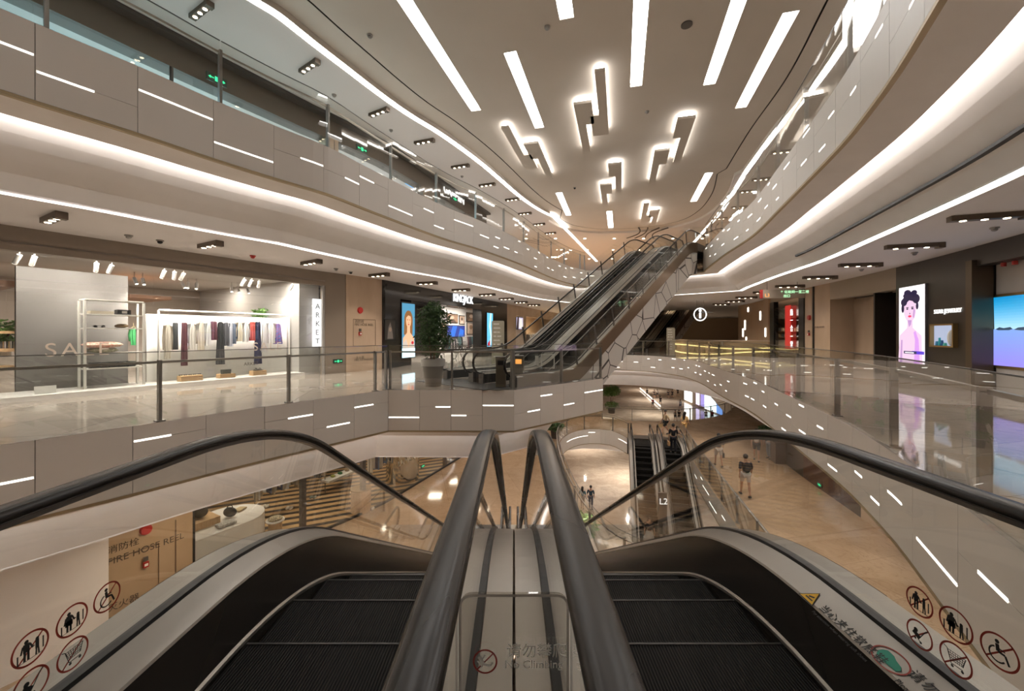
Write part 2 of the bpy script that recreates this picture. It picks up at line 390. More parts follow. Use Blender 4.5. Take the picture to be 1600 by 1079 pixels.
struct(MB().holes([[(60, -7.5), (60, 125), (-22, 125), (-22, -7.5)]], -11.2), 'floor', M_floor1)
def shell(V, z, lip=1.95, band=1.8, name='wall_balcony_soffit', close=True):
    """underside of a balcony: brass trim, soffit, cove slot with its light, sloped band, recessed light strip"""
    struct(sweep(MB(), V, [(.0, z - 1.04), (.0, z - 1.085), (.07, z - 1.085)]), 'trim_brass_edge', M_gold)
    struct(sweep(MB(), V, [(.07, z - 1.085), (.72, z - 1.10), (.72, z - 1.0), (.80, z - .90), (.90, z - .97), (.98, z - 1.10), (1.08, z - 1.22), (1.22, z - 1.36), (1.40, z - 1.52), (1.60, z - 1.69 - (lip - 1.95) * .5), (band, z - lip + .03), (band, z - lip), (band + .02, z - lip + .06), (band + .22, z - lip + .06), (band + .22, z - lip)]), 'ceiling_edge', M_white, smooth=30)
    struct(sweep(MB(), V, [(.735, z - 1.03), (.80, z - .93)]), 'trim_cove_light', M_cove)
    struct(sweep(MB(), V, [(band + .035, z - lip + .045), (band + .205, z - lip + .045)]), 'trim_light_strip', M_led)
shell(V4, 5.6)
shell(V3, 0.0, lip=2.27)
plate('ceiling', [OUT, offset(V3, 2.0)], -2.27, M_gceil)
shell(V2, -5.6); plate('ceiling', [OUT2, offset(V2, 2.0), offset(V2b, .3)], -7.5, M_gceil)
struct(sweep(MB(), offset(V2b, 0), [(0, -5.6), (0, -6.64), (.3, -6.7), (.3, -7.5)]), 'wall_far_void', M_panel)
# main hall ceiling: flat field with recessed light panels, shadow gap, gallery strip
ZC = 9.4
ceilC = [p for p in offset(cR, .95, False)]
ceilL = [p for p in offset(cL4[::-1], .95, False)]
VC = ceilC + cr([(10.1, 20.4), (11.2, 23.2), (11.9, 26.4), (11.6, 28.9), (9.6, 30.6), (6.6, 31.0), (4.4, 30.0), (3.2, 28.2)], .6) + [p for p in ceilL if p[1] < 26.5] + [(-11, -4.2), (-10, -7.2), (1.4, -7.2)]
SLOTS = [((618, -22), (744, 173)), ((796.5, 81.5), (842, 200)), ((873, -45), (881.5, 30)), ((1004.6, -40), (993, 135)), ((1169, -40), (1109, 132)), ((1236.5, 18.5), (1160, 168)),
         ((1108, 270), (1082, 315)), ((873, 301), (886.5, 336.5)), ((952, 330), (954.5, 358)), ((1338, -15), (1304, 86))]
AX = Vector((.2525, .9676, 0))
def slot_rect(a, b, w=.36):
    A, B = onz(*a, ZC), onz(*b, ZC); n = Vector((AX.y, -AX.x, 0)); L = (B - A).dot(AX)
    return [tuple(q[:2]) for q in (A - n * w / 2, A + n * w / 2, A + AX * L + n * w / 2, A + AX * L - n * w / 2)]
rects = [slot_rect(a, b) for a, b in SLOTS]
rects.append([(-3.4, 2.0), (-3.04, 2.0), (-2.6, 5.0), (-2.96, 5.0)]); rects.append([(-.9, -2), (-.54, -2), (.3, 1.4), (-.06, 1.4)]); rects.append([(-6.5, -4), (-6.1, -4), (-5.2, 0), (-5.6, 0)])
struct(MB().holes([VC] + rects, ZC), 'ceiling_hall', M_ceil)
for r in rects:
    o = MB()
    sweep(o, r, [(0, ZC), (0, ZC + .14)])
    o2 = thing('ceiling_light_panel', '', 'ceiling light', (sum(p[0] for p in r) / 4, sum(p[1] for p in r) / 4, ZC))
    o.build('housing', M_white, o2); MB().holes([r], ZC + .13).build('diffuser', M_slot, o2); r.append(o2)
slot_names = ['long strip light panel in the hall ceiling, nearest the upper glass gallery of the garment shop', 'shorter strip light panel just right of the longest one in the hall ceiling', 'strip light panel cut off at the top edge, above the zigzag pendants',
              'long strip light panel running almost straight away, right of the tall zigzag pendants', 'strip light panel leaning right, left neighbour of the one ending nearest the glass gallery', 'slanting strip light panel nearest the right-hand glass gallery',
              'short strip light panel far right of the hall ceiling, beyond the zigzag pendants', 'short strip light panel far left of the hall ceiling, beyond the paired zigzag pendants', 'smallest strip light panel, farthest down the hall ceiling', 'strip light panel seen through the upper right glass balustrade']
for r, nm in zip(rects, slot_names): r[-1]['label'] = nm.replace('just right of', 'beside')
for r, nm in zip(rects[len(slot_names):], ('strip light panel overhead of the escalator landing', 'strip light panel behind the escalator landing', 'strip light panel at the closed end of the hall ceiling')): r[-1]['label'] = nm
struct(sweep(MB(), VC, [(0, ZC), (0, ZC + .12), (.05, ZC + .12), (.05, ZC)]), 'trim_shadow_gap', M_gap)
struct(sweep(MB(), VC, [(.05, ZC), (.795, ZC), (.80, ZC - .15)]), 'ceiling_edge', M_ceil)
for q in (offset(cL4[:-3], -1.88, False) + [(8.9, 44)], offset(cR, 1.88, False) + [(13.2, 26.0), (15.6, 36)]): struct(ribbon(MB(), q, -.10, .10, 9.235, 9.249), 'trim_light_strip', M_led)
plate('ceiling', [OUT, offset(VC, .80)], 9.25, M_gceil)
# fascias
jL = [i for i, p in enumerate(cL4) if p[1] >= 5.46][0]
pl4, pl4b = cL4[jL:], cL4[:jL + 1]
fascia('wall_left_upper_balcony', pl4, 5.6, 1.07, [[(.62, 0, .55)], [(.35, 0, 1)], [(.72, 0, 1)], [(.45, .5, 1)], [(.5, .55, 1)], [(.3, 0, .5)], [(.7, 0, 1)], [(.35, .5, 1)], [(.72, 0, .5)], [(.3, 0, 1)], [(.5, .4, 1)]], 3, side=-1, dense=True)
fascia('wall_left_upper_balcony', pl4b, 5.6, 1.07, [[], [(.4, 0, 1)], [(.6, 0, .5)], [(.3, .5, 1)], [(.6, 0, 1)], [(.4, 0, .5)], [(.42, .3, 1)]], 4, side=-1)
j3 = [i for i, p in enumerate(cL3) if p[1] >= 5.46][0]
fascia('wall_left_balcony', cL3[j3:], 0, 1.07, [[], [(.23, 0, .5)], [(.42, 0, .45)], [(.3, .45, 1)], [(.62, .3, .9)], [(.3, 0, .55)]], 5, side=-1)
fascia('wall_left_balcony', [p for p in cL3[:j3 + 1] if p[1] > .3], 0, 1.07, [[], [(.4, 0, 1)], [], [(.4, 0, .6)], [(.48, 0, 1)]], 6, side=-1)
fascia('wall_landing_balcony', [(-3.22, 10.5), (0, 10.45)], 0, .8, [[(.68, 0, 1)], [(.42, .5, 1)], [(.63, 0, .5)], [(.38, 0, 1)]], 7, side=-1)
fascia('wall_landing_balcony', [(0, 10.45), (2.87, 13.2)], 0, 1.0, [[(.6, .5, 1)], [(.25, 0, .5)], [(.6, 0, .5)], [(.35, 0, 1)]], 8, side=-1)
kR = [i for i, p in enumerate(cR) if p[1] >= .3][0]
fascia('wall_right_balcony', cR[kR:] + farR[1:-14], 0, 1.07, [[], [], [(.4, .3, .7)], [(.68, 0, .9)], [(.5, .3, .75)], [(.77, 0, .3), (.62, .6, .9)], [(.85, .6, 1)], [(.3, .2, .5)]], 9, side=1, dense=True)
fascia('wall_right_upper_balcony', cR, 5.6, 1.07, [], 11, side=1, dense=True)
fascia('wall_upper_landing_balcony', [(9.3, 20.0), (9.45, 20.45)], 5.6, 1.07, [[]], 12, side=1)
fascia('wall_upper_landing_balcony', [(6.7, 23.0), (6.7, 25.4), (5.8, 26.8), (4.7, 26.8)], 5.6, 1.07, [[(.5, 0, 1)]], 13, side=1)
V2R = V2[:[i for i, p in enumerate(V2) if p == tuple(e2r[:2])][0] + 1]
V2L = [p for p in V2 if p not in V2R]
fascia('wall_lower_right_balcony', V2R, -5.6, 1.3, [], 14, side=1)
fascia('wall_lower_left_balcony', V2L, -5.6, 1.3, [], 15, side=1)
# enclosing walls
def wall(path, z0, z1, name, m, o0=0, o1=.2): return struct(ribbon(MB(), path, o0, o1, z0, z1), name, m)
for z0, z1 in ((-11.2, -7.5), (-5.6, -2.27), (0, 3.65), (5.6, 9.4)):
    struct(MB().box((10, -7.3, (z0 + z1) / 2), (68, .3, z1 - z0)), 'wall_rear', M_stone)
    struct(MB().box((10, 99.5, (z0 + z1) / 2), (68, .3, z1 - z0)), 'wall_far', M_stone)
    for x in (-23.8, 43.8): struct(MB().box((x, 46, (z0 + z1) / 2), (.3, 107, z1 - z0)), 'wall_side', M_stone)
# balustrades
balustrade('glass balustrade with steel posts along the left gallery in front of the garment shop', cL3[j3 - 2:][::-1], 0, 2.13, .35)
balustrade('glass balustrade across the landing in front of the potted tree', [(0, 10.45), (-3.22, 10.5)], 0, 1.62, 0)
balustrade('short angled glass balustrade beside the climbing escalators', [(2.87, 13.2), (0, 10.45)], 0, 2.0, 0, first=True)
balustrade('long curved glass balustrade along the right gallery by the illuminated portrait', cR[kR:] + farR[1:-14], 0, 2.13, .9, post_w=.05)
balustrade('glass balustrade on the left upper gallery above the garment shop', cL4[::-1], 5.6, 2.13, .6)
balustrade('glass balustrade curving along the right upper gallery', cR, 5.6, 2.13, .6)
balustrade('glass balustrade on the lower storey along the diagonal edge by the walking people', V2R, -5.6, 2.1, 0)
balustrade('curved glass balustrade on the lower storey around the rounded void', V2L, -5.6, 2.1, 0)
balustrade('curved glass balustrade at the far void of the lower storey', [p for p in V2b if p not in ((38, 88), (17, 88))], -5.6, 2.4, 0)
# ------------------------------------------------------------------ escalators
T30 = math.tan(math.radians(30)); R_ = 2.6
def esc_path(rise, dn, y0=-1.9, y1=1.6, n=12):
    """(y, z) of the step line: flat, arc, 30 degree slope, arc, flat; local y=0 is where the first arc begins"""
    ax = R_ * .5; az = R_ * (1 - math.cos(PI / 6)); run = (rise - 2 * az) / T30; s = -1 if dn else 1
    P = [(y0, 0), (0, 0)] + [(R_ * math.sin(PI / 6 * k / n), s * R_ * (1 - math.cos(PI / 6 * k / n))) for k in range(1, n + 1)]
    ye = 2 * ax + run
    P += [(ax + run * k / 8, s * (az + run * T30 * k / 8)) for k in range(1, 9)]
    P += [(ye - R_ * math.sin(PI / 6 * k / n), s * (rise - R_ * (1 - math.cos(PI / 6 * k / n)))) for k in range(n - 1, -1, -1)]
    P.append((ye + y1, s * rise)); return P, ye
def zy(P, y):
    for (a, z0), (b, z1) in zip(P, P[1:]):
        if a <= y <= b: return z0 + (z1 - z0) * (y - a) / max(b - a, 1e-9)
    return P[0][1] if y < P[0][0] else P[-1][1]
def ysweep(mb, P, prof):
    """prof: (x, dz) section swept along the (y, z) path"""
    k = len(prof); vs = [(x, y, z + dz) for y, z in P for x, dz in prof]
    return mb.add(vs, [(i * k + j, i * k + j + 1, (i + 1) * k + j + 1, (i + 1) * k + j) for i in range(len(P) - 1) for j in range(k - 1)])
def b_step(nt, b):
    wv = nd(nt, 'ShaderNodeTexWave', bands_direction='X', i_Scale=24.0)
    nt.links.new(coords(nt, 'Object'), wv.inputs['Vector'])
    nt.links.new(ramp(nt, wv.outputs['Fac'], [(.42, (.001, .001, .001)), (.66, (.034, .031, .028))]), b.inputs['Base Color'])
    bp = nd(nt, 'ShaderNodeBump', i_Strength=.6, i_Distance=.01); nt.links.new(wv.outputs['Fac'], bp.inputs['Height']); nt.links.new(bp.outputs[0], b.inputs['Normal'])
M_step1 = mat('ribbed step', (.04, .04, .04), .6, 0, ior=1.25, build=b_step); M_ridge = mat('step edge', (.09, .085, .08), .5, .5)
M_skirt1 = mat('dark skirt panel', (.06, .052, .044), .22, .4); M_skirt2 = mat('black skirt panel', (.008, .008, .008), .35); M_step2 = mat('black step', (.006, .006, .006), .6)
M_skedge = mat('skirt edge strip', (.40, .37, .33), .4, .8)
def b_crackle(nt, b):
    v = nd(nt, 'ShaderNodeTexVoronoi', feature='DISTANCE_TO_EDGE', i_Scale=1.0); nt.links.new(coords(nt, 'Object', (1, 1, 1.0)), v.inputs['Vector'])
    nt.links.new(ramp(nt, v.outputs['Distance'], [(.012, (.05, .04, .035)), (.019, (.66, .62, .57))]), b.inputs['Base Color'])
M_truss = mat('white truss cladding with dark seams', (.66, .62, .57), .45, build=b_crackle)
M_bdeck = mat('brown metal outer band', (.25, .185, .13), .30, .75)
def escalator(name, label, loc, rz, rise, dn, outer=(0, 0), truss=None, group=None, barrier=0, deckw=(.138, .16), steps=True, dark=False):
    M_skirt = M_skirt2 if dark else M_skirt1; M_step = M_step2 if dark else M_step1
    P, ye = esc_path(rise, dn); t = thing(name, label, 'escalator', loc, rz, group)
    HP = [(y, z + .935) for y, z in P]
    for sx, dw in ((-1, deckw[0]), (1, deckw[1])):
        x = .62 * sx
        # moving handrail with rounded newel ends
        def cap(yc, zc, s):
            return [(yc + s * .32 * math.sin(a), zc - .32 + .32 * math.cos(a)) for a in [PI * k / 10 for k in range(1, 10)]]
        path = [(P[0][0] + .7, P[0][1] + .295)] + cap(P[0][0], P[0][1] + .935, -1)[::-1] + HP + cap(P[-1][0], P[-1][1] + .935, 1) + [(P[-1][0] - .7, P[-1][1] + .295)]
        fine = []
        for (a, b), (c, d) in zip(path, path[1:]):
            k = max(1, int(math.hypot(c - a, d - b) / .5)); fine += [(a + (c - a) * j / k, b + (d - b) * j / k) for j in range(k)]
        fine.append(path[-1]); mb = MB(); n = len(fine); sec = [(.041 * math.cos(q) * (1.0), .021 * math.sin(q)) for q in [2 * PI * j / 14 for j in range(14)]]
        vs = []
        for i, (y, z) in enumerate(fine):
            a, b = fine[max(i - 1, 0)], fine[min(i + 1, n - 1)]; ty, tz = b[0] - a[0], b[1] - a[1]; l = math.hypot(ty, tz) or 1; ny, nz = -tz / l, ty / l
            for u, v in sec: vs.append((x + math.copysign(abs(u / .041) ** .75, u) * .041, y + ny * math.copysign(abs(v / .021) ** .7, v) * .021, z + nz * math.copysign(abs(v / .021) ** .7, v) * .021))
        mb.add(vs, [(i * 14 + j, i * 14 + (j + 1) % 14, (i + 1) * 14 + (j + 1) % 14, (i + 1) * 14 + j) for i in range(n - 1) for j in range(14)]); mb.add([vs[j] for j in range(14)], [tuple(range(14))]); mb.add(vs[-14:], [tuple(range(14))])
        mb.build('handrail', M_rubber, t, smooth=50, world=False)
        # glass side
        g = MB()
        for gx in (x - .006, x + .006): ysweep(g, [(P[0][0] - .16, P[0][1])] + P + [(P[-1][0] + .16, P[-1][1])], [(gx, .33), (gx, .915)])
        g.build('glass_panel', M_glass, t, world=False)
        ysweep(MB(), P, [(x - .02, .925), (x - .02, .90), (x + .02, .90), (x + .02, .925)]).build('handrail_track', M_dsteel, t, world=False)
        ysweep(MB(), P, [(x - sx * .024, .335), (x - sx * .02, .352), (x + sx * .02, .352), (x + sx * .024, .335)]).build('gasket', M_black, t, world=False)
        ysweep(MB(), P, [(sx * .487, .285), (sx * .492, .295), (sx * .598, .338), (x, .338)]).build('inner_deck', M_deck, t, world=False)
        ysweep(MB(), P, [(x, .338), (x + sx * (dw - .004), .335), (x + sx * (dw - .002), -.05)]).build('outer_deck', M_deck, t, world=False)
        ysweep(MB(), P, [(sx * .492, .29), (sx * .490, -.25)]).build('skirt', M_skirt, t, world=False)
        ysweep(MB(), P, [(sx * .488, .03), (sx * .478, .02), (sx * .478, .005), (sx * .49, -.005)]).build('skirt_edge', M_skedge, t, world=False)
        for e, s in ((P[0], -1), (P[-1], 1)):
            MB().box((x, e[0] - s * .35, e[1] + .16), (.20, .75, .32)).build('newel_base', M_dsteel, t, world=False)
    if steps:
        y = -1.4; k = 0; me = None; s = -1 if dn else 1
        while y < ye + 1.2:
            z = zy(P, y + (.38 if dn else .02))
            if me is None:
                mb = MB(); mb.box((0, .2, -.012), (.95, .396, .024)); rs = [(0.0 if not dn else .4, -.01)]
                yr = .0 if not dn else .398; sg = 1 if not dn else -1
                for q in range(5): mb.box((0, yr + sg * .02 * q * q / 8, -.03 - .046 * q), (.95, .012, .05))
                mb.mat(1).box((0, .392 if dn else .008, .0025), (.95, .010, .004)); o = mb.build('step', [M_step, M_ridge], t, world=False); me = o.data
            else:
                o = bpy.data.objects.new('step', me); COL.objects.link(o); o.parent = t
            o.location = (0, y, z - .004); y += .4
    for e, s in ((P[0], -1), (P[-1], 1)):
        MB().box((0, e[0] - s * .1 + s * .3, e[1] + .004), (1.5, 1.0, .012)).build('floor_plate', M_dsteel, t, world=False)
    if truss:
        for sx in (-1, 1):
            X = sx * (.62 + (deckw[0] if sx < 0 else deckw[1]))
            band, depth = truss
            if band: ysweep(MB(), P[1:-1], [(X, .335), (X + sx * .02, .30), (X + sx * .03, .335 - band)]).build('outer_band', M_bdeck, t, world=False)
            ysweep(MB(), P[1:-1], [(X, .335 - band), (X, -depth), (X - sx * .04, -depth)]).build('truss_side', M_truss, t, world=False)
        ysweep(MB(), P[1:-1], [(-.8, -depth), (.8, -depth)]).build('truss_underside', M_truss, t, world=False)
    for sx in ((-1,) if barrier == -1 else (1,) if barrier == 1 else ()):
        X = sx * (.62 + (deckw[0] if sx < 0 else deckw[1]) - .02); y = .9
        while y < ye - .2:
            z = zy(P, y); MB().box((X, y - .1, z + .62), (.022, .075, .66), 0, math.radians(14)).build('barrier_post', M_dsteel, t, world=False); y += 1.12
        g = MB(); ysweep(g, P[1:-1], [(X + sx * .03, .30), (X + sx * .03, 1.35)]); g.build('barrier_glass', M_glass, t, world=False)
    return t
Y1 = 1.7
escalator('escalator', 'nearest escalator going down, on the left of the central handrails, empty black steps', (-.758, Y1, 0), 0, 5.6, True, deckw=(.17, .137), truss=(.3, 1.0))
escalator('escalator', 'nearest escalator going down, on the right of the central handrails, with the yellow warning sticker', (.758, Y1, 0), 0, 5.6, True, deckw=(.137, .17), truss=(.3, 1.0))
C2 = Vector((.846, 13.64, 0)) - P2 * .2 - U2 * (R_ * math.tan(PI / 12)); rz2 = -AZ2
for k, lb, br in ((-1, 'escalator climbing to the upper gallery, farther of the crossing pair, dark steps in view', -1), (1, 'escalator climbing to the upper gallery, nearer of the crossing pair, white seamed truss', 1)):
    p = C2 + P2 * (k * .84); escalator('escalator', lb, tuple(p), rz2, 5.6, False, deckw=(.16, .22) if k < 0 else (.22, .16), truss=(.50, 1.22), barrier=br, dark=True)
C3 = Vector((12.6, 36.5, 0))
for k, lb in ((-1, 'distant escalator behind the directory sign, farther of its pair'), (1, 'distant escalator behind the round information sign, nearer of its pair')):
    escalator('escalator', lb, tuple(C3 + P2 * (k * .93) - U2 * 3), rz2, 5.6, False, deckw=(.16, .31) if k < 0 else (.31, .16), truss=(.62, 1.18), barrier=k)
for k, lb in ((-1, 'lower escalator going down from the people storey, with black steps'), (1, 'lower escalator going down, with the man in black stepping onto it')):
    p = E2 + P1 * (k * .86); escalator('escalator', lb, (p.x - U1.x * 1.6, p.y - U1.y * 1.6, -5.6), PI - AZ1, 5.6, True, deckw=(.2, .2), truss=(.3, 1.0))
# centre deck panel and the climbing warning plate between the two inner handrails
t = thing('warning_plate', 'clear acrylic plate between the central handrails, reading no climbing', 'sign', (0, .98, .34))
def rrect(w, h, r, n=5):
    P = []
    for cx, cy_, a0 in ((w / 2 - r, h - r, 0), (-w / 2 + r, h - r, 90), (-w / 2 + r, r, 180), (w / 2 - r, r, 270)): P += [(cx + r * math.cos(math.radians(a0 + 90 * k / n)), cy_ + r * math.sin(math.radians(a0 + 90 * k / n))) for k in range(n + 1)]
    return P
MB().slab(rrect(.255, .455, .025), (0, .98, .345), (1, 0, 0), (0, 0, 1), -.006).build('acrylic_panel', glass('acrylic', (.80, .78, .75)), t)
ol, il = rrect(.262, .461, .028), rrect(.250, .449, .022)
mb = MB(); mb.add([(x, .972, .342 + z) for x, z in ol] + [(x, .972, .348 + z) for x, z in il], [(i, (i + 1) % len(ol), (i + 1) % len(ol) + len(ol), i + len(ol)) for i in range(len(ol))])
mb.build('panel_rim', mat('acrylic edge', (.55, .52, .48), .2), t)
M_wtext = mat('white vinyl', (.85, .83, .79), .5); M_red = mat('red vinyl', (.30, .03, .025), .5)
text('请勿攀爬', .036, M_wtext, (-.018, .968, .66), (1, 0, 0), (0, 0, 1), t, 'chinese_lettering', .0005, spacing=1.0)
text('No Climbing', .0265, M_wtext, (-.022, .968, .632), (1, 0, 0), (0, 0, 1), t, 'english_lettering', .0005)
def ring(mb, c, ax, ay, r, w, n=36, sq=1.0):
    c, ax, ay = Vector(c), Vector(ax), Vector(ay)
    vs = [c + ax * (q * sq * math.cos(2 * PI * k / n)) + ay * (q * math.sin(2 * PI * k / n)) for q in (r, r - w) for k in range(n)]
    return mb.add(vs, [(k, (k + 1) % n, (k + 1) % n + n, k + n) for k in range(n)])
def bar2(mb, c, ax, ay, a, b, w):
    c, ax, ay = Vector(c), Vector(ax), Vector(ay); d = Vector((b[0] - a[0], b[1] - a[1])); d.normalize(); nx, ny = -d.y * w / 2, d.x * w / 2
    return mb.add([c + ax * (a[0] + nx) + ay * (a[1] + ny), c + ax * (a[0] - nx) + ay * (a[1] - ny), c + ax * (b[0] - nx) + ay * (b[1] - ny), c + ax * (b[0] + nx) + ay * (b[1] + ny)], [(0, 1, 2, 3)])
mb = MB(); ring(mb, (-.068, .967, .648), (1, 0, 0), (0, 0, 1), .029, .004); bar2(mb, (-.068, .967, .648), (1, 0, 0), (0, 0, 1), (-.019, -.019), (.019, .019), .003); mb.build('prohibition_ring', M_red, t)
mb = MB(); c_ = (-.068, .9665, .648)
for a, b, ww in (((-.014, .012), (-.004, -.006), .008), ((-.004, -.006), (.012, -.010), .006), ((-.018, .002), (-.006, -.012), .004), ((.0, .016), (-.008, .004), .004), ((.012, -.010), (.018, -.002), .004)): bar2(mb, c_, (1, 0, 0), (0, 0, 1), a, b, ww)
mb.build('climbing_figure', M_wtext, t)
# stickers on the glass sides and deck lettering
M_pic = mat('black vinyl', (.02, .02, .02), .5); M_dred = mat('dark red vinyl', (.30, .035, .02), .5)
def sticker(side, px, py, kind, label, r=.062):
    X = side * 1.372; d = abs(X) * F / abs(px - CX); z = zat(py, d); o = Vector((X - side * .012, d, z)); ax = Vector((0, 1, 0)) * (1 if side < 0 else -1); ay = Vector((0, 0, 1))
    r *= .8; t = thing('safety_sticker', label, 'sticker', tuple(o))
    mb = MB(); ring(mb, o, ax, ay, r, .0055)
    if kind != 'hold': bar2(mb, o, ax, ay, (-r * .66, -r * .66), (r * .66, r * .66), .0045)
    mb.build('ring', M_dred, t)
    mb = MB()
    def L(a, b, w): bar2(mb, o - Vector((side * .0006, 0, 0)), ax, ay, (a[0] * r, a[1] * r), (b[0] * r, b[1] * r), w * r)
    def D(c, q): c = o - Vector((side * .0006, 0, 0)) + ax * c[0] * r + ay * c[1] * r; mb.add([c + ax * q * r * math.cos(2 * PI * k / 10) + ay * q * r * math.sin(2 * PI * k / 10) for k in range(10)], [tuple(range(10))])
    if kind in ('pair', 'hold'):
        D((-.22, .52), .12); L((-.22, .42), (-.22, -.1), .34); L((-.30, 0), (-.32, -.6), .13); L((-.12, 0), (-.12, -.6), .13); L((-.4, .35), (-.5, -.1), .1); L((-.05, .35), (.12, -.02), .1)
        if kind == 'hold': L((-.22, .1), (-.22, -.25), .46)
        s = .25 if kind == 'pair' else .0
        D((.34, .22 + s * .6), .1); L((.34, .15 + s * .6), (.34, -.25), .2); L((.3, -.2), (.28, -.6), .09); L((.4, -.2), (.44, -.6), .09); L((.2, .05), (.08, .0), .08)
        L((-.66, -.05), (-.66, -.62), .08); L((.66, .3), (.66, -.4), .08); L((-.66, -.62), (.66, -.62), .03)
    elif kind == 'wheelchair':
        D((-.1, .55), .12); L((-.1, .42), (-.05, 0), .2); L((-.05, 0), (.3, -.02), .13); L((.3, -.02), (.5, -.5), .12); L((-.05, .2), (.3, .15), .07)
        for k in range(9):
            a, b = math.radians(110 + 24 * k), math.radians(110 + 24 * (k + 1)); L((-.08 + .42 * math.cos(a), -.2 + .42 * math.sin(a)), (-.08 + .42 * math.cos(b), -.2 + .42 * math.sin(b)), .09)
    elif kind == 'trolley':
        L((-.7, .5), (-.5, .42), .05); L((-.5, .42), (-.25, -.4), .05)
        for q in range(5): L((-.48 + .06 * q, .36 - .14 * q), (.62 - .05 * q, .42 - .14 * q), .035)
        for q in range(8): L((-.46 + .15 * q, .36), (-.24 + .10 * q, -.18), .03)
        L((-.25, -.4), (.45, -.36), .05); D((-.18, -.52), .09); D((.42, -.48), .09); L((.62, .44), (.42, -.16), .05)
    else:
        L((-.45, .05), (.05, -.25), .34); D((-.25, .22), .16); L((.05, -.2), (.5, .55), .06); L((.5, .55), (.62, .62), .06); L((-.3, -.2), (.1, -.5), .06); D((-.3, -.42), .09); D((.12, -.52), .09)
    mb.build('pictogram', M_pic, t)
sticker(-1, 162, 932, 'wheelchair', 'red ringed no-wheelchair sticker on the left escalator glass', .058)
sticker(-1, 107, 968, 'hold', 'red ringed adult holding child sticker on the left escalator glass', .058)
sticker(-1, 41, 1012, 'pair', 'red ringed crossed-out adult and child sticker on the left escalator glass', .058)
sticker(-1, 108, 1021, 'trolley', 'red ringed no-trolley sticker on the left escalator glass', .058)
sticker(-1, 42, 1070, 'pram', 'red ringed no-pushchair sticker on the left escalator glass, cut by the frame', .058)
sticker(1, 1442, 940, 'pair', 'red ringed crossed-out adult and child sticker on the right escalator glass', .058)
sticker(1, 1499, 976, 'hold', 'red ringed adult holding child sticker on the right escalator glass', .062)
sticker(1, 1568, 1018, 'wheelchair', 'red ringed no-wheelchair sticker on the right escalator glass', .06)
sticker(1, 1442, 991, 'pram', 'red ringed no-pushchair sticker on the right escalator glass', .056)
sticker(1, 1499, 1030, 'trolley', 'red ringed no-trolley sticker on the right escalator glass', .06)
# inner deck of the right escalator carries lettering and a warning triangle
def deckpt(px, py, up=.0015):
    # inner deck plane: from (1.250,.295) to (1.356,.338) in (x,z), valid on the flat part
    n = Vector((-.043, 0, .106)).normalized(); p0 = Vector((1.25, 0, .295)) + n * up; d = Vector(((px - CX) / F, 1, -(py - CY) / F)); o = Vector((0, 0, EZ))
    return o + d * ((p0 - o).dot(n) / d.dot(n))
dx_, dy_ = Vector((0, -1, 0)), Vector((.106, 0, .043)).normalized()
t = thing('warning_sticker', 'yellow warning triangle sticker on the right escalator inner deck', 'sticker', tuple(deckpt(1268, 932)))
c0 = deckpt(1268, 932, .002); tri = [(.0, .035), (-.036, -.026), (.036, -.026)]
MB().add([c0 + dx_ * x + dy_ * y for x, y in [(.0, .041), (-.043, -.031), (.043, -.031)]], [(0, 1, 2)]).build('border', M_pic, t)
c1 = deckpt(1268, 932, .003); MB().add([c1 + dx_ * x + dy_ * y for x, y in tri], [(0, 1, 2)]).build('face', mat('yellow vinyl', (.75, .42, .02), .5), t)
mb = MB(); c2 = deckpt(1268, 932, .004); bar2(mb, c2, dx_, dy_, (-.018, -.012), (.02, -.012), .006); bar2(mb, c2, dx_, dy_, (-.01, -.004), (.01, .006), .008); mb.build('pictogram', M_pic, t)
o = text('当心夹住软底鞋', .040, M_pic, deckpt(1284, 946, .002) - dy_ * .016, dx_, dy_, None, 'deck_lettering', .0003, spacing=1.1); tag(o, 'black chinese lettering on the right escalator deck beside the warning triangle', 'lettering')
o = text('Pay attention when wearing soft shoes', .0165, M_pic, deckpt(1280, 950, .002) - dy_ * .034, dx_, dy_, None, 'deck_lettering', .0003); tag(o, 'small english lettering under the chinese words on the right escalator deck', 'lettering')
c0 = deckpt(1391, 1030, .002); t = thing('deck_sticker', 'red oval sticker with green shoe on the right escalator deck', 'sticker', tuple(c0))
mb = MB(); ring(mb, c0, dx_, dy_, .042, .004, 30, 1.5); mb.build('ring', M_dred, t)
mb = MB(); mb.add([c0 + dx_ * x + dy_ * y for x, y in [(-.04, .012), (-.03, .022), (-.005, .02), (.01, .012), (.035, .005), (.045, -.006), (.04, -.02), (0, -.022), (-.035, -.018), (-.044, -.004)]], [tuple(range(10))]); mb.build('pictogram', mat('green vinyl', (.02, .25, .17), .5), t)
o = text('请勿踏', .042, M_pic, deckpt(1421, 1048, .002) - dy_ * .012, dx_, dy_, None, 'deck_lettering', .0003, spacing=1.1); tag(o, 'chinese lettering after the oval shoe sticker, cut off by the frame', 'lettering')
o = text('Please', .026, M_pic, deckpt(1412, 1056, .002) - dy_ * .036, dx_, dy_, None, 'deck_lettering', .0003); tag(o, 'english lettering after the oval shoe sticker, cut off by the frame', 'lettering')
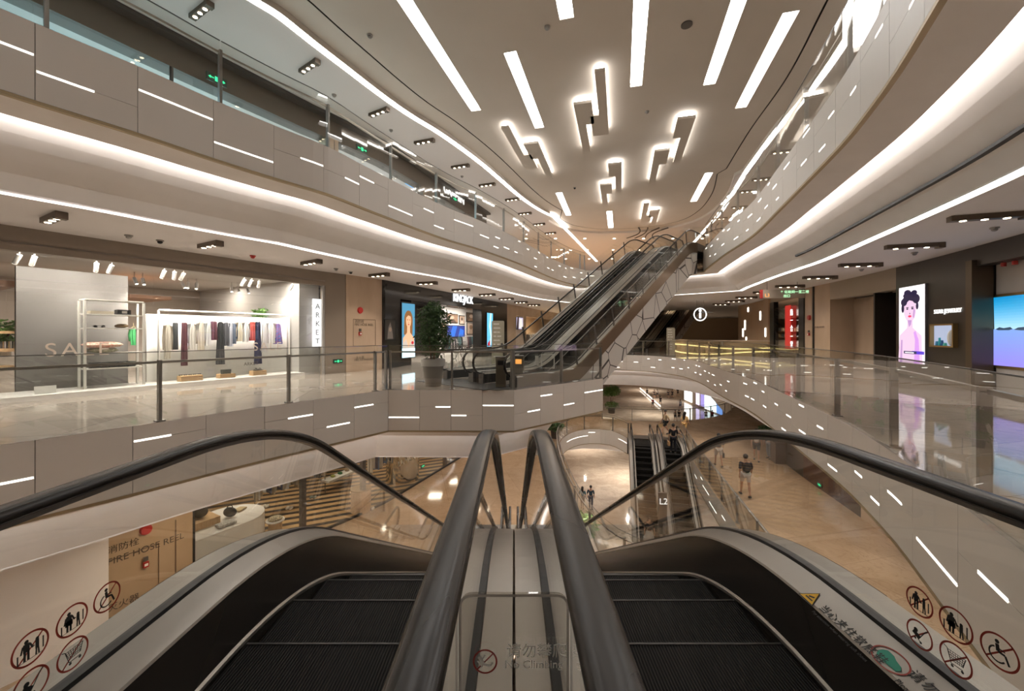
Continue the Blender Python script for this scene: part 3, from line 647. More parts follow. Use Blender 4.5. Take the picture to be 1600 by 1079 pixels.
# ------------------------------------------------------------------ ceiling pendants and lamp boxes
PEND = [((826, 571), (937, 755), 1, 'far', 'zigzag pendant, left one of the backlit pair nearest the left gallery'), ((957, 640), (1020, 795), -1, 'near', 'zigzag pendant, right one of the backlit pair nearest the left gallery'),
        ((1152, 465), (1187, 680), 1, 'near', 'largest zigzag pendant, shorter and lower neighbour of the tallest one'), ((1249, 318), (1271, 602), -1, 'far', 'tallest backlit zigzag pendant in the middle of the hall ceiling')]
def pend(a, b, side, end, label, frac=.38, wdt=.30):
    A, B = onz(*a, 9.16), onz(*b, 9.16); n = Vector((AX.y, -AX.x, 0)); L = (B - A).dot(AX); h = wdt / 2
    pts = [(0, -h), (0, h), (L, h), (L, -h)]
    k0, k1 = (0, L * frac) if end == 'near' else (L * (1 - frac), L)
    s = side
    if end == 'near': pts = [(0, -h * s), (0, (h + wdt) * s), (k1, (h + wdt) * s), (k1, h * s), (L, h * s), (L, -h * s)]
    else: pts = [(0, -h * s), (0, h * s), (k0, h * s), (k0, (h + wdt) * s), (L, (h + wdt) * s), (L, -h * s)]
    poly = [tuple((A + AX * u + n * v)[:2]) for u, v in pts]
    if s < 0: poly = poly[::-1]
    c = (sum(p[0] for p in poly) / 6, sum(p[1] for p in poly) / 6)
    t = thing('zigzag_pendant', label, 'ceiling light', (c[0], c[1], 9.16))
    MB().prism(poly, 9.16, 9.25).build('pendant_body', M_ceil, t)
    ins = offset(poly, -.06); d0 = abs(ins[0][0] - c[0]) + abs(ins[0][1] - c[1])
    if d0 > abs(poly[0][0] - c[0]) + abs(poly[0][1] - c[1]): ins = offset(poly, .06)
    MB().prism(ins, 9.25, 9.395).build('edge_light', M_halo, t)
def q2(p): return (500 + p[0] / 2.857, p[1] / 2.857)
for a, b, s, e, lb in PEND: pend(q2(a), q2(b), s, e, lb)
for a, b, s, e, lb in [((1080, 184), (1056, 254), -1, 'near', 'larger zigzag pendant of the backlit pair nearest the right gallery'), ((1029, 236), (1020, 287), 1, 'near', 'smaller zigzag pendant of the backlit pair nearest the right gallery'),
                       ((966, 256), (967, 301), -1, 'near', 'upper zigzag pendant of the middle backlit pair, beyond the tallest one'), ((942, 289), (944, 323), 1, 'near', 'lower zigzag pendant of the middle backlit pair, beyond the tallest one'),
                       ((1010, 319), (1006, 347), 1, 'far', 'left zigzag pendant of the farthest, smallest backlit pair'), ((1027, 329), (1024, 352), -1, 'near', 'right zigzag pendant of the farthest, smallest backlit pair')]: pend(a, b, s, e, lb)
ORD = ['nearest', 'second', 'third', 'fourth', 'fifth', 'sixth', 'seventh', 'eighth', 'ninth', 'tenth', 'eleventh', 'twelfth']
def lampbox(c, rz, label, group, L=.95, wid=.15, hgt=.10, power=0, lamps=3):
    t = thing('ceiling_spotlight_box', label, 'ceiling light', tuple(c), rz, group)
    mb = MB(); mb.box((0, 0, -hgt / 2), (L, wid, hgt)); mb.box((-L / 2 + .06, 0, -hgt / 2 - .02), (.13, wid + .02, hgt + .03)); mb.build('housing', M_bronze, t, world=False)
    for k in range(lamps):
        MB().cyl((-L * .22 + k * L * .27, 0, -hgt - .006), .048, .012, 12).build('lamp', M_lamp, t, world=False)
    if power: spot('spot_lamp', (c[0], c[1], c[2] - hgt - .03), power, ang=110)
    return t
def boxes(lst, z, grp, where, power, W, flip=1, L=.95):
    for i, (px, py) in enumerate(lst):
        p = onz(px, py, z); q = inter_wall(W, px, 0); tg = q[1] if q else Vector((.4, .9, 0))
        lampbox(p, math.atan2(tg.y, tg.x) + PI / 2 * flip, 'bronze three-lamp ceiling box, %s from the camera %s' % (ORD[i], where), grp, power=power, L=L)
boxes([(83, 336), (328, 379), (486, 407), (592, 427), (667, 440), (720, 451), (761, 458.5), (791, 465), (814, 470.5), (834, 475)], 3.65, 'lamp boxes on the left gallery ceiling', 'along the left gallery', 70, W_L)
boxes([(1545, 334), (1428, 381), (1344, 411), (1281, 431), (1234, 445), (1196, 455), (1166, 463), (1148, 469), (1127, 474)], 3.65, 'lamp boxes on the right gallery ceiling', 'along the right gallery', 70, W_R, 1, 1.15)
boxes([(314, 13), (483, 101), (592, 173), (663, 219), (719, 258), (761, 287), (801, 310), (820, 332), (842, 349), (860, 363)], 9.25, 'lamp boxes on the upper left gallery ceiling', 'along the upper left gallery', 60, W_L, 1, .9)
boxes([(1222, 235), (1190, 278), (1169, 297), (1155, 322), (1125, 340)], 9.25, 'lamp boxes on the upper right gallery ceiling', 'behind the upper right balustrade', 60, W_R, 1, .9)
# ------------------------------------------------------------------ left wall, camera's storey
def near_idx(W, p): return min(range(len(W)), key=lambda i: math.dist(W[i], p))
def seg(W, pa, pb, off=0):
    """piece of a wall curve between picture columns (None = the near end)"""
    S = arclen(W)
    def spos(px):
        if px is None: return 0
        if isinstance(px, str): return S[-1] - .01
        p = inter_wall(W, px)[0]
        for i in range(len(W) - 1):
            l = math.dist(W[i], W[i + 1]); a = math.dist(W[i], p)
            if abs(a + math.dist(p, W[i + 1]) - l) < 1e-4: return S[i] + a
        return 0
    a, b = sorted((spos(pa), spos(pb))); P = sub(W, a, b, S)
    return offset(P, off, False) if off else P
WL, WR = W_L, W_R
M_storewhite = mat('store white panel', (.80, .77, .72), .5)
M_grey = mat('grey store partition', (.11, .10, .092), .5)
M_wood = mat('light wood', (.52, .33, .16), .5, build=b_noise((.46, .28, .13), (.58, .38, .20), 4, 4, (1, 8, 1)))
M_dwood = mat('warm timber slats', (.22, .10, .045), .5)
M_wtrack = mat('white track lamp', (.36, .34, .32), .4)
M_ink = mat('dark lettering', (.10, .075, .05), .5)
L3g = -1   # galleries on the left lie on the negative-offset side of the wall curves
struct(ribbon(MB(), seg(WL, None, 508), 0, -.25, 3.15, 3.65), 'wall_shop_header', M_taupe)
struct(ribbon(MB(), seg(WL, 508, 540), 0, -.3, 0, 3.65), 'wall_left_pier', M_taupe)
struct(ribbon(MB(), seg(WL, 540, 596), .03, -.3, 0, 3.65), 'wall_left_stone', M_stone)
struct(ribbon(MB(), seg(WL, None, 540), 0, -9, 3.652, 3.7), 'ceiling_shop', M_grey)
struct(ribbon(MB(), seg(WL, None, 508), -.0, -8.0, 3.30, 3.34), 'ceiling_shop', mat('shop ceiling', (.36, .32, .28), .6))
struct(ribbon(MB(), seg(WL, None, 508), -7.8, -8.0, 0, 3.3), 'wall_shop_back', mat('shop back wall', (.30, .25, .21), .6))
struct(ribbon(MB(), seg(WL, 478, 508), -.40, -7.9, 0, 3.3), 'wall_shop_end', mat('shop end wall', (.40, .38, .36), .5))
struct(ribbon(MB(), seg(WL, None, 478), -.06, -1.35, 0, .11), 'trim_display_plinth', mat('glossy white plinth', (.78, .75, .71), .2))
# shop glass
gp = seg(WL, None, 507); Sg = arclen(gp)
t = thing('shop_window', 'large glazed window front of the white garment shop', 'window', (gp[0][0], gp[0][1], 0))
for k in range(8):
    a, b = Sg[-1] - 2.4 * (k + 1), Sg[-1] - 2.4 * k
    if b < 1: break
    ribbon(MB(), sub(gp, max(a, 0) + .004, b - .004, Sg), -.03, -.042, .11, 3.15).build('glass_pane', M_glass, t)
ribbon(MB(), sub(gp, Sg[-1] - .07, Sg[-1], Sg), .01, -.06, 0, 3.15).build('frame', M_wtrack, t)
def onW(W, px, py, off): p, tg = wpt(W, px, py, off); return p, tg
def boxon(name, W, x0, y0, x1, y1, off, dp, m, label=None, cat=None, group=None, parent=None, mbx=None):
    """box that spans the picture rectangle on the wall-parallel surface at this offset"""
    (pa, tg), (pb, _) = onW(W, x0, y1, off), onW(W, x1, y1, off); mid, tg = onW(W, (x0 + x1) / 2, y1, off)
    tp, _ = onW(W, (x0 + x1) / 2, y0, off); w_ = (Vector(pb[:2]) - Vector(pa[:2])).length; h_ = tp.z - mid.z
    rz = math.atan2(tg.y, tg.x); o = MB().box((mid.x, mid.y, mid.z + h_ / 2), (w_, dp, h_), rz).build(name, m, parent)
    if label: tag(o, label, cat, group)
    return o
BW = WL
# grey partition with the shelf rack in front of it
struct(ribbon(MB(), [inter_wall(WL, 25, -1.5)[0], inter_wall(WL, 112, -1.5)[0], inter_wall(WL, 200, -1.5)[0]], 0, -.12, 0, 3.0), 'wall_shop_partition', M_grey)
struct(ribbon(MB(), [inter_wall(WL, 229, -1.15)[0], inter_wall(WL, 340, -1.15)[0], inter_wall(WL, 450, -1.15)[0]], 0, -.10, .11, 1.98), 'wall_shop_display', mat('bright display panel', (.85, .82, .77), .5))
# rack
ra, rb = inter_wall(WL, 128, -.75), inter_wall(WL, 219.5, -.75); pa, pb = Vector((*ra[0], 0)), Vector((*rb[0], 0)); tg = (pb - pa).normalized(); nn = Vector((tg.y, -tg.x, 0)); rz = math.atan2(tg.y, tg.x)
t = thing('shelf_rack', 'white open metal shelf rack behind the shop glass', 'shelf', (pa.x, pa.y, .11))
Hr = 2.12
for p, s in ((pa, 1), (pa, -1), (pb, 1), (pb, -1)):
    MB().box((p.x + nn.x * .19 * s, p.y + nn.y * .19 * s, .11 + Hr / 2), (.045, .045, Hr), rz).build('upright', M_storewhite, t)
for py in (470, 492, 513, 551, 574):
    z = zat(py, (pa.y + pb.y) / 2); c = (pa + pb) / 2; MB().box((c.x, c.y, z), ((pb - pa).length, .40, .028), rz).build('shelf', M_storewhite, t)
def folded(mb, c, sx, sy, h, rz, n=3):
    for k in range(n): mb.box((c[0], c[1], c[2] + h * (k + .5) / n), (sx * (1 - .03 * (k % 2)), sy, h / n * .86), rz)
def onshelf(px, py): (x, y), tg = inter_wall(WL, px, -.72); return Vector((x, y, zat(py, (pa.y + pb.y) / 2) + .016))
c = onshelf(157, 492); mb = MB(); folded(mb, c, .42, .28, .07, rz, 4); tag(mb.build('folded_clothes', mat('cream cloth', (.68, .60, .47), .9)), 'cream folded clothes on the upper shelf of the white rack', 'clothes')
c = onshelf(192, 492); t2 = thing('box', 'black box with pale label on the upper shelf of the white rack', 'box', tuple(c)); MB().box((c.x, c.y, c.z + .06), (.26, .2, .12), rz).build('body', M_black, t2); MB().box((c.x - nn.x * -.102, c.y + nn.y * .102, c.z + .06), (.1, .004, .06), rz).build('label_plate', M_storewhite, t2)
c = onshelf(155, 513); t2 = thing('sunglasses', 'dark sunglasses lying on the second shelf of the white rack', 'sunglasses', tuple(c))
for s in (-1, 1): MB().ball((c.x + tg.x * .07 * s, c.y + tg.y * .07 * s, c.z + .035), .05, 1, .5, .62).build('lens', M_blackgloss, t2, smooth='all')
mb = MB(); mb.box((c.x, c.y, c.z + .05), (.28, .015, .012), rz); mb.build('frame', M_black, t2)
c = onshelf(190, 513); mb = MB(); mb.ball((c.x, c.y, c.z + .05), .16, 1.0, .6, .33); tag(mb.build('pouch', mat('tan leather', (.30, .20, .11), .6), smooth='all'), 'tan soft pouch on the second shelf of the white rack', 'bag')
def cushion(c, sx, sy, h, m, label, wob=.0):
    mb = MB(); n = 12; vs = []
    for i in range(n + 1):
        for j in range(n + 1):
            u, v = 2 * i / n - 1, 2 * j / n - 1; e = (1 - u ** 4) * (1 - v ** 4); pin = 1 - .12 * (1 - abs(u)) * (abs(v) > .9) - .0
            vs.append((u * sx / 2 * (1 - .10 * (1 - u * u) * 0), v * sy / 2, h / 2 * (e ** .5)))
    P = [Vector((c[0], c[1], c[2] + h / 2)) + tg * x + nn * y + Vector((0, 0, z)) for x, y, z in vs] + [Vector((c[0], c[1], c[2] + h / 2)) + tg * x + nn * y - Vector((0, 0, z)) for x, y, z in vs]
    k = n + 1; fs = [(i * k + j, i * k + j + 1, (i + 1) * k + j + 1, (i + 1) * k + j) for i in range(n) for j in range(n)]; fs += [tuple(q + k * k for q in f) for f in fs]
    mb.add(P, fs); return tag(mb.build('cushion', m, smooth='all'), label, 'cushion')
def b_print(c1, c2, sc):
    return b_noise(c1, c2, sc, 2)
c = onshelf(160, 551); cushion(c, .52, .36, .12, mat('green patterned cloth', (.4, .4, .3), .9, build=b_print((.55, .50, .38), (.20, .22, .14), 30)), 'green patterned cushion under the pink one on the white rack')
cushion(c + Vector((0, 0, .12)), .68, .40, .15, mat('pink patterned cloth', (.6, .3, .25), .9, build=b_print((.75, .62, .50), (.62, .20, .15), 22)), 'pink patterned cushion topmost of two on the white rack')
for i, px in enumerate((147, 161, 175, 189, 204)):
    c = onshelf(px, 574); tag(MB().box((c.x, c.y, c.z + .055), (.135, .2, .11), rz, bev=0).box((c.x, c.y, c.z + .12), (.14, .21, .02), rz).build('gift_box', M_black), ('black lidded box, %s from the window end in the row on the rack' % ORD[i]).replace('nearest from the window end', 'leftmost'), 'box', 'black boxes on the rack')
# garments
M_hang = mat('hanger wood', (.50, .36, .20), .5)
def garment(px, yt, yb, wpx, col, label, kind='top', off=-.85, pat=None):
    p, tgv = onW(WL, px, yt, off); q, _ = onW(WL, px, yb, off); a, _ = onW(WL, px - wpx / 2, yt, off); b, _ = onW(WL, px + wpx / 2, yt, off)
    wid = max((a - b).length, .12); h = p.z - q.z; rg = random.Random(int(px * 7)); ang = math.atan2(tgv.y, tgv.x) + rg.uniform(-.25, .25); ax = Vector((math.cos(ang), math.sin(ang), 0)); ay = Vector((-ax.y, ax.x, 0))
    t = thing('hanging_' + {'top': 'shirt', 'dress': 'dress', 'trousers': 'trousers'}[kind], label, 'clothes', tuple(p), 0, 'clothes on the shop rail')
    n, m_ = 11, 8; vs = []
    for side in (1, -1):
        for j in range(m_ + 1):
            v = j / m_; wj = wid * ((.55 + .45 * min(1, v * 5)) if kind == 'top' else (.6 + .4 * v) if kind == 'dress' else (.9 + .1 * v))
            for i in range(n + 1):
                u = 2 * i / n - 1; fold = .022 * math.sin(u * 9 + px) * (.3 + v); th = .05 * math.sqrt(max(0, 1 - u * u)) + .006
                zz = -h * v - (.05 * abs(u) * (1 - v) if kind != 'trousers' else 0)
                vs.append(p + ax * (u * wj / 2) + ay * (side * th + fold) + Vector((0, 0, zz)))
    k = (n + 1) * (m_ + 1); fs = []
    for s in (0, k):
        for j in range(m_):
            for i in range(n): fs.append((s + j * (n + 1) + i, s + j * (n + 1) + i + 1, s + (j + 1) * (n + 1) + i + 1, s + (j + 1) * (n + 1) + i))
    for j in range(m_):
        for i in (0, n): fs.append((j * (n + 1) + i, (j + 1) * (n + 1) + i, k + (j + 1) * (n + 1) + i, k + j * (n + 1) + i))
    mm = mat('cloth %02x%02x%02x' % tuple(int(255 * c) for c in col), col, .9) if not pat else pat
    MB().add(vs, fs).build('cloth', mm, t, smooth='all')
    if kind == 'top':
        for s in (-1, 1):
            e = p + ax * (s * wid * .42) - Vector((0, 0, .04)); MB().tube([e, e + ax * (s * .03) - Vector((0, 0, h * .35)), e + ax * (s * .02) - Vector((0, 0, h * .7))], [.04, .038, .03], 8).build('sleeve', mm, t, smooth='all')
    zr = onW(WL, px, 500 - (px - 300) * .0, off)[0].z + .02
    hb = MB(); hb.tube([p + ax * (wid * .35) - Vector((0, 0, .03)), p + Vector((0, 0, .04)), p - ax * (wid * .35) - Vector((0, 0, .03))], .009, 6)
    hb.tube([p + Vector((0, 0, .04)), p + Vector((0, 0, .09)), p + ay * .03 + Vector((0, 0, .12)), p + ay * .0 + Vector((0, 0, .145))], .004, 5); hb.build('hanger', M_hang, t)
    return t
GZ = {}
G = [(262, 506, 560, 10, (.74, .68, .58), 'pale beige long shirt at the near end of the rail', 'top'), (274, 504, 546, 9, (.07, .075, .08), 'dark grey trousers hanging near the start of the rail', 'trousers'), (288, 504, 571, 10, (.13, .045, .06), 'long plum trousers hanging on the rail', 'trousers'),
     (300, 504, 546, 11, (.80, .76, .70), 'white blouse next to the long plum trousers', 'top'), (314, 503, 548, 12, (.72, .64, .52), 'cream shirt between the plum pieces', 'top'), (325, 503, 540, 9, (.80, .78, .74), 'white top just before the short plum skirt', 'top'),
     (334, 502, 531, 11, (.16, .06, .085), 'short plum shorts on the rail', 'trousers'), (344.5, 502, 569, 14, (.045, .045, .05), 'long charcoal dress on the rail', 'dress'), (353, 503, 540, 12, (.13, .13, .15), 'grey ruffled top beside the charcoal dress', 'top'), (360, 504, 541, 8, (.62, .64, .72), 'pale blue-white shirt behind the grey ruffled top', 'top'),
     (365, 504, 537, 8, (.20, .24, .33), 'slate blue top on the rail', 'top'), (374, 502, 533, 9, (.76, .68, .54), 'cream vest on the rail', 'top'), (384, 503, 534, 10, (.82, .80, .78), 'white vest left of the red top', 'top'), (394.5, 503, 532, 9, (.50, .09, .08), 'red trousers on the rail', 'trousers'),
     (403, 502, 568, 14, (.030, .030, .075), 'long navy dress on the rail', 'dress'), (413, 504, 550, 10, (.78, .74, .74), 'white dress right of the navy one', 'dress'), (423, 503, 536, 12, (.80, .78, .76), 'white boxy shirt beside the blue printed skirt', 'top'), (434, 505, 537, 14, (.10, .16, .42), 'blue printed skirt at the far end of the rail', 'dress')]
for px, yt, yb, wp, col, lb, kd in G: garment(px, yt, yb, wp, col, lb, kd, pat=mat('blue print cloth', (.1, .2, .5), .9, build=b_print((.08, .18, .50), (.30, .10, .25), 14)) if px == 434 else None)
# garment rail: beam, posts
ga, gb = inter_wall(WL, 248, -.85)[0], inter_wall(WL, 452, -.85)[0]; zr = onW(WL, 345, 502, -.85)[0].z + .15
t = thing('garment_rail', 'white garment rail above the hanging clothes', 'clothes rail', (ga[0], ga[1], .11))
rp = [inter_wall(WL, x, -.85)[0] for x in (248, 300, 350, 400, 452)]
MB().tube([(x, y, zr) for x, y in rp], .012, 8).build('rail', M_storewhite, t); MB().tube([(x, y, zr + .12) for x, y in rp], .03, 4).build('beam', M_storewhite, t)
for x, y in (rp[0], rp[-1]): MB().box((x, y, (zr + .12 + .11) / 2 + .0), (.04, .04, zr + .12 - .11), 0).build('upright', M_storewhite, t)
# crates and things on the plinth
def crate(px, wpx, ztop, label):
    p, tg_ = onW(WL, px, 590, -.5); a, _ = onW(WL, px - wpx / 2, 590, -.5); b, _ = onW(WL, px + wpx / 2, 590, -.5); wd = (a - b).length; r_ = math.atan2(tg_.y, tg_.x); n_ = Vector((-tg_.y, tg_.x, 0)); t = thing('wooden_crate', label, 'crate', (p.x, p.y, .11), 0)
    z = .11
    for s in (-1, 1):
        for k in range(3): MB().box((p.x + n_.x * .12 * s, p.y + n_.y * .12 * s, z + .03 + k * ztop / 3), (wd, .012, ztop / 3 - .012), r_).build('slat', M_wood, t)
        MB().box((p.x + tg_.x * wd / 2 * s, p.y + tg_.y * wd / 2 * s, z + ztop / 2), (.014, .25, ztop), r_).build('end_board', M_wood, t)
    MB().box((p.x, p.y, z + ztop - .004), (wd - .02, .23, .01), r_).build('top_board', M_wood, t)
    return Vector((p.x, p.y, z + ztop)), r_, tg_
c, r_, tg_ = crate(297, 33, .15, 'widest wooden crate on the shop plinth with eyewear on top')
for k in range(5):
    e = c + tg_ * ((k - 2) * .11); t2 = thing('eyeglasses', 'pair of clear glasses, %s along the widest crate' % ('leftmost', 'second', 'middle', 'fourth', 'rightmost')[k], 'glasses', tuple(e)); 
    for s in (-1, 1): MB().box((e.x + tg_.x * .024 * s, e.y + tg_.y * .024 * s, e.z + .022), (.036, .006, .032), r_).build('lens', M_dsteel, t2)
    MB().box((e.x, e.y, e.z + .032), (.10, .006, .006), r_).build('frame', M_black, t2)
c, r_, tg_ = crate(353, 23, .12, 'wooden crate on the shop plinth under the dark bag')
t2 = thing('clutch_bag', 'dark green clutch bag standing on the middle crate', 'bag', tuple(c)); MB().box((c.x, c.y, c.z + .065), (.24, .09, .13), r_).build('body', mat('dark green leather', (.03, .04, .035), .5), t2); MB().box((c.x, c.y, c.z + .10), (.25, .1, .06), r_).build('flap', mat('dark green leather', (.03, .04, .035), .5), t2)
c, r_, tg_ = crate(403, 20, .15, 'wooden crate on the shop plinth under the black sandals')
for s in (-1, 1):
    t2 = thing('sandal', 'black sandal on the crate, %s of the pair' % ('left' if s < 0 else 'right'), 'shoe', tuple(c + tg_ * s * .06)); e = c + tg_ * s * .06; MB().box((e.x, e.y, e.z + .012), (.09, .2, .024), r_).build('sole', M_black, t2); MB().tube([e - tg_ * .045 + Vector((0, 0, .02)), e + Vector((0, 0, .08)), e + tg_ * .045 + Vector((0, 0, .02))], .012, 6).build('strap', M_black, t2)
p, tg_ = onW(WL, 71, 616, -.35); r_ = math.atan2(tg_.y, tg_.x); tag(MB().box((p.x, p.y, .11 + .085), (.33, .02, .17), r_, math.radians(-8)).build('price_board', mat('frosted card', (.70, .68, .64), .4)), 'small white notice board standing on the shop plinth', 'sign')
# illuminated vertical shop sign
t = thing('shop_sign', 'illuminated vertical white sign lettered ARKET by the shop window end', 'sign', tuple(onW(WL, 494.5, 541, -.20)[0]))
boxon('light_box', WL, 489, 467, 501, 541, -.20, .10, emis('sign white', (1, .97, .95), 1.1), parent=t)
for i, ch in enumerate('ARKET'):
    p, tg_ = onW(WL, 492.8, 482 + i * 13.6, -.13); text(ch, .26, mat('sign grey', (.10, .10, .10), .5), p, tg_, (0, 0, 1), t, 'letter', .004)
for (px, py, sz, lb) in ((395, 547.5, .36, 'right of the clothes'), (69, 557, .42, 'in front of the grey partition')):
    p, tg_ = onW(WL, px, py, .01 - .02); o = text('SALE', sz, mat('faint vinyl', (.66, .58, .50), .6), p, tg_, (0, 0, 1), None, 'window_lettering', .001, spacing=1.25); tag(o, 'word SALE on the shop glass %s' % lb, 'lettering')
p, tg_ = onW(WL, 381, 571, -.02); o = text('ARKET', .14, M_ink, p, tg_, (0, 0, 1), None, 'window_lettering', .001); tag(o, 'small word ARKET on the shop glass under the clothes', 'lettering')
# track lamps in the shop
TL = [(30, 402), (54, 403), (151, 415), (175, 416), (257, 426), (273, 427), (287, 430), (382, 438), (393.6, 440), (405, 441), (457, 446.5), (466, 447.5), (474, 449.5)]
TL2 = [(210, 441), (223, 441), (284, 451), (294, 451), (307, 451), (362, 458), (371, 459), (386, 461)]
def tracklamp(px, off, label, tilt, glow):
    (x, y), tg_ = inter_wall(WL, px, off); n_ = Vector((-tg_.y, tg_.x, 0)); t = thing('track_spotlight', label, 'spotlight', (x, y, 3.3), 0, 'track spotlights in the garment shop')
    b = Vector((x, y, 3.12)); d = (Vector((0, 0, -1)) + n_ * tilt + tg_ * (.3 * math.sin(px))).normalized()
    MB().tube([(x, y, 3.3), (x, y, 3.17)], .012, 6).build('stem', M_wtrack, t); MB().tube([b - d * .02, b + d * .20], .045, 12).build('lamp_can', M_wtrack, t, smooth=40)
    if not glow and px > 100:
        dd = (Vector((0, 0, -1)) + n_ * (.9 if px > 230 else .6)).normalized(); sp = spot('display_spot', tuple(b + d * .24), 220 if px > 230 else 30, (1, .94, .86), 80); sp.rotation_euler = dd.to_track_quat('-Z', 'Y').to_euler()
    MB().tube([b + d * .20, b + d * .206], .038, 12).build('lens', emis('shop lamp lens', (1, .93, .82), 14 if glow else 3), t)
for i, (px, py) in enumerate(TL): tracklamp(px, -.55, 'white can spotlight by the shop glass, %d%s along from the frame edge' % (i + 1, {1: 'st', 2: 'nd', 3: 'rd'}.get(i + 1, 'th')), .5, False)
for i, (px, py) in enumerate(TL2): tracklamp(px, -3.0, 'glowing can spotlight deeper in the garment shop, %s from the grey partition' % ORD[i], -.5, True)
for px in (60, 150, 250, 315, 380, 440):
    (x, y), tg_ = inter_wall(WL, px, -.5); a = area('shop_light', (x, y, 3.25), .5, 60, (1, .92, .82), sy=.5); a.rotation_euler = (0, 0, math.atan2(tg_.y, tg_.x))
for px in (60, 200, 330, 440):
    (x, y), tg_ = inter_wall(WL, px, -4.5); area('shop_light', (x, y, 3.25), 1.2, 60, (1, .88, .76))
# ------------------------------------------------------------------ screens and pictures
def ell(cx, cy_, rx, ry, n=20, a0=0, a1=360): return [(cx + rx * math.cos(math.radians(a0 + (a1 - a0) * k / n)), cy_ + ry * math.sin(math.radians(a0 + (a1 - a0) * k / n))) for k in range(n if a1 - a0 >= 360 else n + 1)]
def art(o, ax, ay, w_, h, layers, parent, name='screen_image', step=.0015):
    """flat picture content: layers of (material, [polygons in 0..1 x 0..1])"""
    ms = []; mb = MB(); nn_ = Vector(ax).cross(Vector(ay)).normalized()
    for i, (m, polys) in enumerate(layers):
        if m not in ms: ms.append(m)
        mb.mat(ms.index(m))
        for p in polys: mb.slab([(x * w_, y * h) for x, y in p], Vector(o) + nn_ * step * i, ax, ay, 0)
    return mb.build(name, ms, parent)
R01 = [(0, 0), (1, 0), (1, 1), (0, 1)]
def S_(n, c, s=1.0): return emis('screen ' + n, tuple(v ** 2.1 for v in c), s)
def bust(bg, hair, skin, lips, cloth, cx=.5, long=True, s=1.0, dark=None):
    E_ = ell
    def ell_(a, b, c, d, *k): return E_(cx + (a - cx) * s, .62 + (b - .62) * s, c * s, d * s, *k)
    return bust_(bg, hair, skin, lips, cloth, cx, long, s, dark, ell_)
def bust_(bg, hair, skin, lips, cloth, cx, long, s, dark, ell):
    L = [(bg, [R01])]
    if long: L.append((hair, [ell(cx, .70, .33, .17), [(cx - .33, .70), (cx - .36, .42), (cx + .30, .42), (cx + .33, .70)]]))
    L.append((skin, [[(cx - .10, .62), (cx - .12, .46), (cx - .42, .36), (cx - .48, 0), (cx + .48, 0), (cx + .44, .36), (cx + .12, .46), (cx + .10, .62)]]))
    L.append((skin, [ell(cx, .68, .20, .13)]))
    L.append((hair, [[(cx + x * s, .62 + (y - .62) * s) for x, y in ((-.26, .70), (-.24, .80), (-.08, .86), (.14, .86), (.25, .78), (.24, .70), (.16, .76), (-.02, .78), (-.17, .74))]]))
    L.append((dark or hair, [ell(cx - .08, .69, .035, .008), ell(cx + .08, .69, .035, .008), [(cx - .012, .655), (cx + .012, .655), (cx + .02, .64), (cx - .02, .64)], ell(cx - .08, .705, .045, .005), ell(cx + .08, .705, .045, .005)]))
    L.append((lips, [ell(cx, .612, .055, .012)]))
    if cloth: L.append((cloth, [[(cx - .48, 0), (cx - .46, .26), (cx - .2, .34), (cx, .18), (cx + .2, .34), (cx + .46, .26), (cx + .48, 0)]]))
    return L
M_pwhite = mat('print white', (.75, .72, .68), .5)
# ------------------------------------------------------------------ black fronted shop
struct(ribbon(MB(), seg(WL, 596, 624), .05, -.6, 0, 3.65), 'wall_black_pier', M_blackgloss)
struct(ribbon(MB(), seg(WL, 624, 752), .05, -.35, 2.95, 3.65), 'wall_black_header', M_blackgloss)
struct(ribbon(MB(), seg(WL, 752, 792), .02, -.6, 0, 3.65), 'wall_black_pier', M_blackgloss)
struct(ribbon(MB(), seg(WL, 624, 650), -.25, -.6, 0, 2.95), 'wall_black_pier', M_blackgloss)
struct(ribbon(MB(), seg(WL, 596, 792), -5.9, -6.0, 0, 3.6), 'wall_shop_back', M_grey)
bk = seg(WL, 650, 792); struct(ribbon(MB(), [inter_wall(WL, 686, -3.2)[0], inter_wall(WL, 720, -3.2)[0], inter_wall(WL, 751, -3.2)[0]], 0, -.12, 0, 3.3), 'wall_shop_display', M_storewhite)
struct(ribbon(MB(), seg(WL, 596, 792), -.6, -6.0, 3.45, 3.5), 'ceiling_shop', mat('black shop ceiling', (.03, .03, .03), .7))
(x_, y_), tg_ = inter_wall(WL, 735, .09)
o = text('KINGJACK', .52, emis('sign cool white', (.95, .97, 1), 1.0), wpt(WL, 708, 470, .07)[0], tg_, (0, 0, 1), None, 'shop_sign', .03, spacing=.82); tag(o, 'white illuminated shop name on the black header above the tree', 'sign')
sb = wpt(WL, 708, 470, .07)[0]; wS = (Vector(wpt(WL, 738, 470, .07)[0][:2]) - Vector(sb[:2])).length
mx_ = max((v.co - o.data.vertices[0].co).length for v in o.data.vertices); k_ = wS / max(mx_, .1)
for v in o.data.vertices: v.co = sb + Vector(((v.co.x - sb.x) * k_, (v.co.y - sb.y) * k_, (v.co.z - sb.z) * 1.15))
